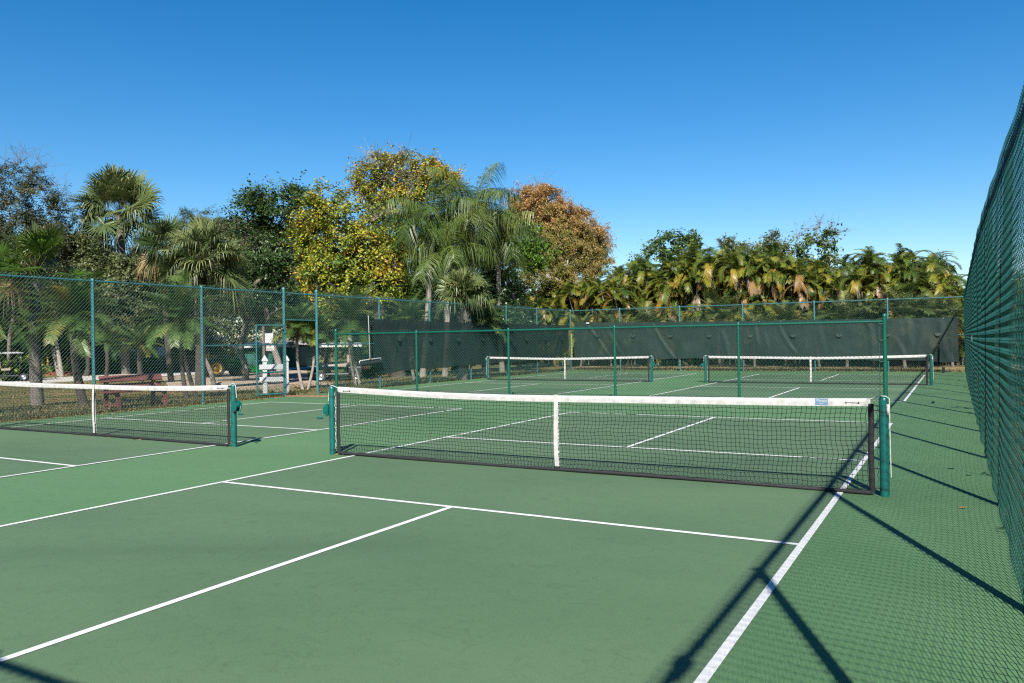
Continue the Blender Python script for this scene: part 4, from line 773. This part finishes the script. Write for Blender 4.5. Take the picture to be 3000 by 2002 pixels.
def golf_cart(label, loc, rz, body, roofm, fringe=False, L=2.35):
    t = thing('golf_cart', label, 'golf cart', loc, rz); hw = .58
    for x in (-.82, .82):
        for y in (-.50, .50): wheel(t, x, y, .24, .19, chrome)
    g = Geo(); g.box((-.05, 0, .33), (2.0, 1.02, .10)); g.box((-.78, 0, .52), (.66, 1.14, .34)); g.build('chassis', blackp, t, bev=.04)
    g = Geo(); q = np.linspace(-hw, hw, 7)
    pr = [(.52, .38), (.60, .62), (.72, .80), (.92, .78), (1.12, .62), (1.20, .44), (1.16, .30)]
    g.grid(np.array([[(x, y*(1-.08*abs(y)), z-.03*(y/hw)**2) for y in q] for x, z in pr])); g.box((1.05, 0, .36), (.26, 1.02, .14)); g.build('front_cowl', body, t, True)
    g = Geo(); g.grid(np.array([[(x, y, z-.02*(y/hw)**2) for y in q] for x, z in [(-.38, .42), (-.40, .70), (-.55, .76), (-1.0, .72), (-1.18, .60), (-1.2, .42)]])); g.build('rear_body', body, t, True)
    g = Geo(); g.box((-.12, 0, .74), (.50, 1.06, .13)); g.build('seat', cream, t, bev=.03)
    g = Geo(); g.beam((-.40, 0, .82), (-.50, 0, 1.22), .02, 1.04, up=(0, 1, 0)); g.box((-.46, 0, 1.06), (.11, 1.04, .36)); g.build('backrest', cream, t, bev=.03)
    for y in (-.54, .54):
        g = Geo(); g.tube([(.72, y, .78), (.60, y, 1.30), (.50, y*.98, 1.76)], .018, 6); g.build('roof_strut', blackp, t, True); g = Geo(); g.tube([(-.95, y, .72), (-.92, y, 1.3), (-.80, y*.98, 1.76)], .018, 6); g.build('roof_strut', blackp, t, True)
    g = Geo(); q = np.linspace(-.62, .62, 7); xs = [-1.12, -1.08, -.6, 0, .5, .80, .84]; zz = [1.77, 1.82, 1.85, 1.86, 1.85, 1.82, 1.77]
    g.grid(np.array([[(x, y, z-.05*(abs(y)/.62)**3) for y in q] for x, z in zip(xs, zz)])); g.box((-.14, 0, 1.765), (1.94, 1.22, .03)); g.build('roof', roofm, t, True)
    if fringe:
        g = Geo()
        def run(p0, p1, n_):
            for i in range(n_):
                a = np.array(p0)+(np.array(p1)-p0)*(i+.04)/n_; b = np.array(p0)+(np.array(p1)-p0)*(i+.96)/n_; e = np.array([0, 0, .17]); g.add([a-e, b-e, b, a], [[0, 1, 2, 3]])
        for y in (-.635, .635): run((-1.13, y, 1.80), (.86, y, 1.80), 9)
        for x in (-1.13, .86): run((x, -.635, 1.80), (x, .635, 1.80), 6)
        g.build('roof_fringe', roofm, t)
    g = Geo(); g.add([(.70, -.50, .84), (.70, .50, .84), (.53, .48, 1.70), (.53, -.48, 1.70)], [[0, 1, 2, 3]])
    gm, nt, b = nodes('cart_glass') if 'cart_glass' not in bpy.data.materials else (bpy.data.materials['cart_glass'], None, None)
    if nt: b.inputs['Transmission Weight'].default_value = .9; b.inputs['Roughness'].default_value = .05; b.inputs['Base Color'].default_value = (.8, .85, .85, 1)
    g.build('windshield', gm, t)
    g = Geo(); g.tube([(.66, .26, .78), (.48, .26, 1.0)], .018, 6); th = np.linspace(0, 2*PI, 15); g.tube([(.46+.07*math.sin(a), .26+.17*math.cos(a), 1.02+.15*math.sin(a)) for a in th], .014, 6); g.build('steering_wheel', blackp, t, True)
    for y in (-.40, .40): g = Geo(); g.lathe([(.002, .025), (.05, .02), (.065, 0)], (1.17, y, .56), 12, 'x'); g.build('headlight', chrome, t, True)
    for y in (-.44, .44): Geo().box((-1.205, y, .62), (.03, .08, .14)).build('tail_light', redp, t, bev=.01)
    return t
p = G(40, 1117, -.55)
golf_cart('golf cart with white roof and black body on the road at the left edge', (p[0]-.2, p[1]-.2, -.53), math.radians(60), blackp, white)
p = G(998, 1112, -.2)
golf_cart('dark golf cart under a white fringed canopy, beyond the squeegee', (p[0], p[1], zt(p[0], p[1])+.0), math.radians(212), blackp, white, True)
# ------------------------------------------------------------------ bollards, mulch, shrubs by the road
yel = mat('yellow_paint', (.70, .42, .02), .5, .15)
g = Geo(); g.lathe([(.075, -.05), (.075, 1.02), (.06, 1.07), (.02, 1.09), (.001, 1.092)], segs=14)
bo = None
for px, py, lab, tl in ((140, 1094, 'upright yellow bollard at the left end of the red mulch bed', 0), (205, 1093, 'leaning yellow bollard at the right end of the red mulch bed', -.12)):
    p = G(px, py, -.55)
    if bo is None: bo = g.build('bollard', yel, None, True); o = bo
    else: o = bo.copy(); COL.objects.link(o)
    o.location = (p[0], p[1], -.57); o.scale = (1.15, 1.15, 1.25); o.rotation_euler = (0, tl, YAW); tag(o, lab, 'bollard', 'yellow bollards')
c = G(172, 1097, -.55); g = Geo(); th = np.linspace(0, 2*PI, 40); rr = np.linspace(0, 1, 8)
g.grid(np.array([[(c[0]+r_*(3.0+.3*math.sin(a*3))*math.cos(a), c[1]+r_*(2.6+.3*math.cos(a*4))*math.sin(a), -.57+.22*(1-r_**3)+.02*math.sin(a*9+r_*7)) for a in th] for r_ in rr]))
tag(g.build('mulch_bed', mat('red_mulch', (.30, .07, .035), .95, .5, 14., bump=1., bscale=20), None, True), 'bed of red wood mulch behind the road at the left', 'mulch bed')
for px, py, d, lab in ((52, 1075, 51.5, 'yellow green shrub beside the golf cart at the left edge'), (340, 1087, 64, 'yellow green shrub in front of the white van, left of the pair'), (402, 1090, 63, 'yellow green shrub in front of the white van, right of the pair'), (450, 1078, 64, 'dark green shrub at the left end of the picket fence'), (88, 1078, 52, 'bright yellow green shrub right of the golf cart'), (268, 1088, 63, 'low green shrub left of the white van'), (300, 1085, 63, 'dark low shrub before the bonnet of the white van'), (228, 1085, 64, 'low green shrub beside the leaning bollard')):
    b = base_at(px, d); c = W(px, py, d); c[2] = b[2]+.75; s_ = .75
    tree('shrub', lab, b, [(c, s_, .1 if 'dark' not in lab else -.3), (c+[.5, .4, -.15], s_*.8, .05), (c-[.5, .4, .15], s_*.8, .1)], (.16, .08, 40), L_SHRUB if 'dark' not in lab else L_DARK, BARKO, r0=.012, dense=1.6, cat='shrub')
# pale trunks by the mulch bed
for px, d, lab, r_, hgt in ((172, 60, 'pale palm trunk behind the mulch bed, the lighter of two', .13, 5.5), (180, 58, 'grey palm trunk leaning at the mulch bed, the darker of two', .14, 5.)):
    b = base_at(px, d); fan_palm('cabbage_palm', lab, b, b+np.array([-1.0, -.4, hgt]), 1.1, 18, L_SABAL, r_, lo=-40, hi=70, tone=-.3, boots=False, bark=BARKW)
# ------------------------------------------------------------------ picket fence
wood = mat('tan_wood', (.36, .22, .13), .8, .3, 6.)
a, b = G(455, 1088, -.55), G(640, 1086, -.55); a[2] = b[2] = -.57; d = unit(b-a); L = float(np.linalg.norm(b-a))
t = thing('picket_fence', 'tan wooden picket fence across the road behind the date palms', 'fence', a, math.atan2(d[1], d[0]))
g = Geo()
for x in np.arange(.12, L, .17): g.box((x, 0, .68), (.09, .03, 1.16))
g.build('pickets', wood, t)
for z in (.25, 1.28): g = Geo(); g.box((L/2, .03, z), (L, .05, .10)); g.build('rail', wood, t)
for x in np.arange(0, L+.1, 2.45): g = Geo(); g.box((x, 0, .72), (.17, .17, 1.55)); g.lathe([(.11, 1.49), (.12, 1.54), (.09, 1.64), (.03, 1.70), (.001, 1.71)], (x, 0, 0), 8); g.build('fence_post', wood, t, bev=.01)
# ------------------------------------------------------------------ tractor
jg = mat('tractor_green', (.012, .20, .035), .35, .1); jy = mat('wheel_yellow', (.70, .44, .045), .45, .1)
p = G(632, 1105, -.55); hd = math.atan2(.976, .216)
t = thing('tractor', 'green tractor with yellow wheels parked on the sandy clearing', 'tractor', (p[0]-.605, p[1]+.134, -.57), hd)
wb = 2.0
for y in (-.62, .62): wheel(t, 0, y, .60, .44, jy, dish=.75)
for y in (-.60, .60): wheel(t, wb, y, .40, .30, jy, dish=.7)
g = Geo(); q = np.linspace(-.33, .33, 7)
g.grid(np.array([[(x, y, z-.10*(abs(y)/.33)**4) for y in q] for x, z in [(.75, .75), (.78, 1.30), (1.2, 1.34), (1.9, 1.26), (2.35, 1.12), (2.48, .9), (2.45, .62)]])); g.box((1.6, 0, .86), (1.6, .62, .5)); g.build('bonnet', jg, t, True)
g = Geo(); g.box((1.0, 0, .55), (2.4, .34, .34)); g.box((0, 0, .60), (.5, 1.0, .3)); g.box((wb, 0, .42), (.2, 1.0, .14)); g.build('chassis', blackp, t, bev=.02)
for s in (-1, 1):
    g = Geo(); th = np.linspace(PI*.05, PI*.86, 10); g.grid(np.array([[(.70*math.cos(a), y, .62+.70*math.sin(a)) for y in (s*.40, s*.60, s*.86)] for a in th])); g.build('fender', jg, t, True)
g = Geo(); g.box((.0, 0, 1.05), (.46, .50, .12)); g.box((-.24, 0, 1.32), (.10, .50, .48)); g.build('seat', mat('yellow_seat', (.60, .42, .04), .6), t, bev=.04)
g = Geo()
for y in (-.48, .48): g.cyl((-.48, y, .9), (-.52, y, 2.15), .03, sides=8)
g.cyl((-.52, -.48, 2.15), (-.52, .48, 2.15), .03, sides=8); g.build('roll_bar', blackp, t, True)
g = Geo(); g.tube([(.72, 0, 1.28), (.52, 0, 1.48)], .02, 6); th = np.linspace(0, 2*PI, 15); g.tube([(.50+.08*math.sin(a), .19*math.cos(a), 1.50+.16*math.sin(a)) for a in th], .015, 6); g.build('steering_wheel', blackp, t, True)
g = Geo()
for y in (-.44, .44): g.beam((.62, y, 1.15), (1.7, y, 1.02), .07, .14, up=(0, 0, 1)); g.beam((1.7, y, 1.02), (2.9, y, .38), .07, .13, up=(0, 0, 1)); g.beam((.7, y, .5), (.62, y, 1.2), .09, .12, up=(0, 1, 0))
g.build('loader_arms', jg, t)
g = Geo(); g.box((3.05, 0, .42), (.05, 1.5, .55)); g.box((3.25, 0, .17), (.45, 1.5, .05)); g.box((3.2, -.74, .38), (.36, .03, .42)); g.box((3.2, .74, .38), (.36, .03, .42))
g.tube([(3.0, -.7, .7), (3.0, -.7, 1.35), (2.9, -.4, 1.6), (2.9, .4, 1.6), (3.0, .7, 1.35), (3.0, .7, .7)], .02, 6); g.build('loader_bucket', jg, t)
g = Geo(); g.cyl((1.3, -.18, 1.3), (1.3, -.18, 1.75), .03, sides=8); g.build('exhaust_pipe', blackp, t)
Geo().box((-.55, .35, 1.62), (.05, .1, .12)).build('amber_lamp', mat('amber_lens', (.6, .2, .02), .3), t)
# ------------------------------------------------------------------ white post and rail by the gate
wp = mat('white_vinyl', (.76, .76, .75), .5, .05)
A, B = W(777, 1157, 23.9), W(840, 1150, 24.1); A[2] = B[2] = -.05; d = unit(B-A); L = float(np.linalg.norm(B-A))
t = thing('post_and_rail', 'white post and rail barrier with peaked caps outside the open gate', 'rail fence', A, math.atan2(d[1], d[0]))
for x in (0, L):
    g = Geo(); g.box((x, 0, .52), (.13, .13, 1.06)); g.build('rail_post', wp, t, bev=.006)
    g = Geo(); s_ = .088; V = [(x-s_, -s_, 1.05), (x+s_, -s_, 1.05), (x+s_, s_, 1.05), (x-s_, s_, 1.05), (x-s_, -s_, 1.09), (x+s_, -s_, 1.09), (x+s_, s_, 1.09), (x-s_, s_, 1.09)]
    g.add(V, [[0, 1, 5, 4], [1, 2, 6, 5], [2, 3, 7, 6], [3, 0, 4, 7], [0, 3, 2, 1]]); g.add([(x-s_, -s_, 1.09), (x+s_, -s_, 1.09), (x+s_, s_, 1.09), (x-s_, s_, 1.09), (x, 0, 1.25)], [[0, 1, 4, 4], [1, 2, 4, 4], [2, 3, 4, 4], [3, 0, 4, 4]]); g.build('post_cap', wp, t)
for z in (.50, .88): g = Geo(); g.box((L/2-.10, -.072, z), (L+.12, .04, .145)); g.build('rail', wp, t, bev=.004)
# ------------------------------------------------------------------ signs on a post
p = W(772, 1000, 33); t = thing('sign_post', 'sign post with a blank white board above a small notice, seen through the open gate', 'sign post', (p[0], p[1], zt(p[0], p[1])), YAW)
z0 = zt(p[0], p[1]); g = Geo(); g.beam((0, .04, 0), (.0, .04, 2.55), .09, .09, up=(0, 1, 0)); g.build('pole', mat('weathered_post', (.20, .16, .13), .9, .3), t)
s = 33/FPX
def zz(py): return float(W(772, py, 33)[2]-z0)
sx, sz = (789-772)*s, (zz(977)+zz(1006))/2; g = Geo(); g.box((sx, -.02, sz), (24*s, .012, 29*s)); g.build('white_board', white, t)
g = Geo(); g.box((sx+.04, -.02, zz(1020)), (25*s, .012, 18*s)); nb = g.build('notice', white, t)
g = Geo(); w2, h2 = 25*s, 18*s
for a, b in (((0, h2*.46), (w2*.94, .012)), ((0, -h2*.46), (w2*.94, .012)), ((-w2*.46, 0), (.012, h2*.94)), ((w2*.46, 0), (.012, h2*.94))): g.box((sx+.04+a[0], -.028, zz(1020)+a[1]), (b[0], .004, b[1]))
g.box((sx+.03, -.028, zz(1020)+h2*.28), (.09, .004, .03)); g.build('red_border', redp, nb)
for body, dz, sz_ in (('NO PARKING', -.03, .05), ('IN THIS AREA', -.085, .042)):
    c = bpy.data.curves.new('lettering', 'FONT'); c.body = body; c.size = sz_; c.align_x = 'CENTER'; c.extrude = .001; c.materials.append(blackp)
    o = bpy.data.objects.new('lettering', bpy.data.meshes.new_from_object(bpy.data.objects.new('lettering_curve', c))); COL.objects.link(o); o.parent = nb; o.location = (sx+.04, -.03, zz(1020)+dz); o.rotation_euler = (PI/2, 0, 0)
# ------------------------------------------------------------------ squeegee on the side fence
t = thing('squeegee', 'court squeegee with white frame and black roller hanging on the side fence', 'squeegee', (-15.80, 12.38, 0))
mm = lambda py, px=1085: gxw(px, py)
def gxw(px, py): v = RM.T @ np.array([(px-1500)/FPX, -(py-1001)/FPX, 1.]); return CAM+v*((-15.80-CAM[0])/v[0])-np.array([-15.80, 12.38, 0])
h0, h1, e0, e1 = gxw(1079, 925), gxw(1084, 1052), gxw(1053, 1058), gxw(1116, 1049)
g = Geo(); g.cyl(h0, h1, .014, sides=8); g.build('handle', mat('aluminium', (.55, .56, .56), .35, .1, metal=.6), t, True)
g = Geo(); dn = np.array([0, 0, -.11]); g.tube([e0+dn, e0+dn*.25, e0+(e1-e0)*.03, e0+(e1-e0)*.5, e1-(e1-e0)*.03, e1+dn*.25, e1+dn*.75], .017, 8); g.build('frame', white, t, True)
g = Geo(); ax = (e1-e0); g.cyl(e0+dn*1.1+ax*.02, e1+dn*1.1-ax*.02, .062, sides=14); g.build('roller', mat('black_foam', (.02, .024, .026), .7, .3), t, True)
g = Geo(); g.box(h1, (.05, .09, .05)); g.build('clamp', mat('rusty_clamp', (.30, .14, .04), .7), t)
# ------------------------------------------------------------------ green building with white roof
gw = mat('green_siding', (.012, .12, .085), .7, .15); rw = mat('white_roof', (.62, .63, .63), .6, .08)
p = W(800, 1000, 72); t = thing('green_building', 'long low green building under a shallow white roof beyond the clearing', 'building', (p[0], p[1], -.57), YAW-.12)
g = Geo(); g.box((-.6, 2.5, .98), (5.6, 5, 1.96)); g.build('wall', gw, t)
g = Geo(); V = [(-3.6, -.6, 2.1), (2.4, -.6, 2.1), (2.4, 5.6, 2.1), (-3.6, 5.6, 2.1), (-2.6, 2.5, 2.5), (1.6, 2.5, 2.5)]; g.add(V, [[0, 1, 5, 4], [2, 3, 4, 5], [0, 4, 3, 3], [1, 2, 5, 5]]); g.box((-.6, -.62, 2.0), (6.0, .05, .24)); g.box((-.6, -.1, 1.98), (5.9, .9, .04)); g.build('roof', rw, t)
p = W(520, 1000, 78); t = thing('green_building', 'dark green screened porch with white posts behind the picket fence', 'building', (p[0], p[1], -.57), YAW)
g = Geo(); g.box((0, 3, 1.4), (6, 4, 2.8)); g.build('wall', mat('dark_screen', (.03, .055, .055), .6, .2), t)
g = Geo(); g.box((0, 1.8, 2.95), (6.6, 6.6, .22)); g.build('roof', rw, t)
for x in (-2.9, -.4, 2.9): g = Geo(); g.box((x, -.8, 1.42), (.22, .22, 2.85)); g.build('porch_post', white, t)
p = W(175, 1000, 80); t = thing('grey_building', 'grey screened building with railings behind the pale palm trunks', 'building', (p[0], p[1], -.57), YAW+.1)
g = Geo(); g.box((0, 3, 1.5), (12, 4, 3.0)); g.build('wall', mat('grey_screen', (.10, .15, .15), .7, .2), t); g = Geo(); g.box((0, 2.4, 3.1), (13, 6, .2)); g.build('roof', mat('brown_fascia', (.20, .10, .06), .8), t)
g = Geo()
for z in (.5, .9, 1.2): g.cyl((-5, -.9, z), (5, -.9, z), .03, sides=6)
for x in np.arange(-5, 5.1, 1.25): g.cyl((x, -.9, 0), (x, -.9, 1.2), .03, sides=6)
g.build('railing', mat('grey_rail', (.35, .34, .32), .5), t)
# ------------------------------------------------------------------ white van
p = W(385, 1000, 71); t = thing('white_van', 'white van mostly hidden behind date palms across the road', 'van', (p[0], p[1], -.57), YAW+PI+.12)
def shell(sec, hw):
    g = Geo(); X = []
    for y in (-hw, -hw*.94, 0, hw*.94, hw): X.append([(x, y, z-(.10 if abs(y) == hw and z > 1. else 0)) for x, z in sec])
    g.grid(np.array(X))
    for y in (-hw, hw):
        for i in range(len(sec)-1): (x0, z0_), (x1, z1_) = sec[i], sec[i+1]; g.add([(x0, y, .45), (x1, y, .45), (x1, y, z1_-(.10 if z1_ > 1 else 0)), (x0, y, z0_-(.10 if z0_ > 1 else 0))], [[0, 1, 2, 3]])
    return g
shell([(-2.7, .45), (-2.72, 1.2), (-2.6, 2.0), (-1.5, 2.08), (.2, 2.06), (.75, 1.9), (1.45, 1.22), (2.3, 1.08), (2.62, .92), (2.68, .45)], .95).build('body', white, t)
gl_ = mat('dark_glass', (.02, .025, .03), .08, .1)
g = Geo(); g.add([(.80, -.80, 1.86), (.80, .80, 1.86), (1.42, .84, 1.27), (1.42, -.84, 1.27)], [[0, 1, 2, 3]]); o = g.build('windshield', gl_, t); o.location = (.02, 0, .025)
for s_ in (-1, 1):
    g = Geo(); g.box((-.1, s_*.955, 1.52), (1.0, .012, .46)); g.box((-1.6, s_*.955, 1.55), (1.5, .012, .42)); g.build('side_window', gl_, t)
    for x in (-1.75, 1.65): wheel(t, x, s_*.84, .33, .22, chrome)
    Geo().box((2.655, s_*.7, .82), (.05, .3, .16)).build('headlight', chrome, t, bev=.02)
Geo().box((2.70, 0, .5), (.12, 1.8, .22)).build('bumper', blackp, t, bev=.03)
# ------------------------------------------------------------------ small things on the right
p = np.array([1.265, 10.15, 1.40]); g = Geo(); g.box((1.245, 10.15, 1.41), (.006, .55, .10)); sg_ = g.build('fence_plate', mat('pale_plate', (.55, .62, .68), .4, .1)); tag(sg_, 'small pale plate fixed flat on the close right fence', 'plate')
g = Geo(); g.box((.53, 27.3, .10), (.10, .10, .20)); g.box((.53, 27.3, .21), (.13, .13, .02)); tag(g.build('ground_peg', blackp, bev=.01), 'small black peg standing on the court at the far right end', 'peg')
g = Geo(); a_ = W(1660, 985, 39.6); g.box((-15.86, 27.84, 1.2), (.05, .03, 1.3)); tag(g.build('strap', mat('yellow_strap', (.45, .36, .05), .6)), 'yellow green strap hanging at the far corner post', 'strap')
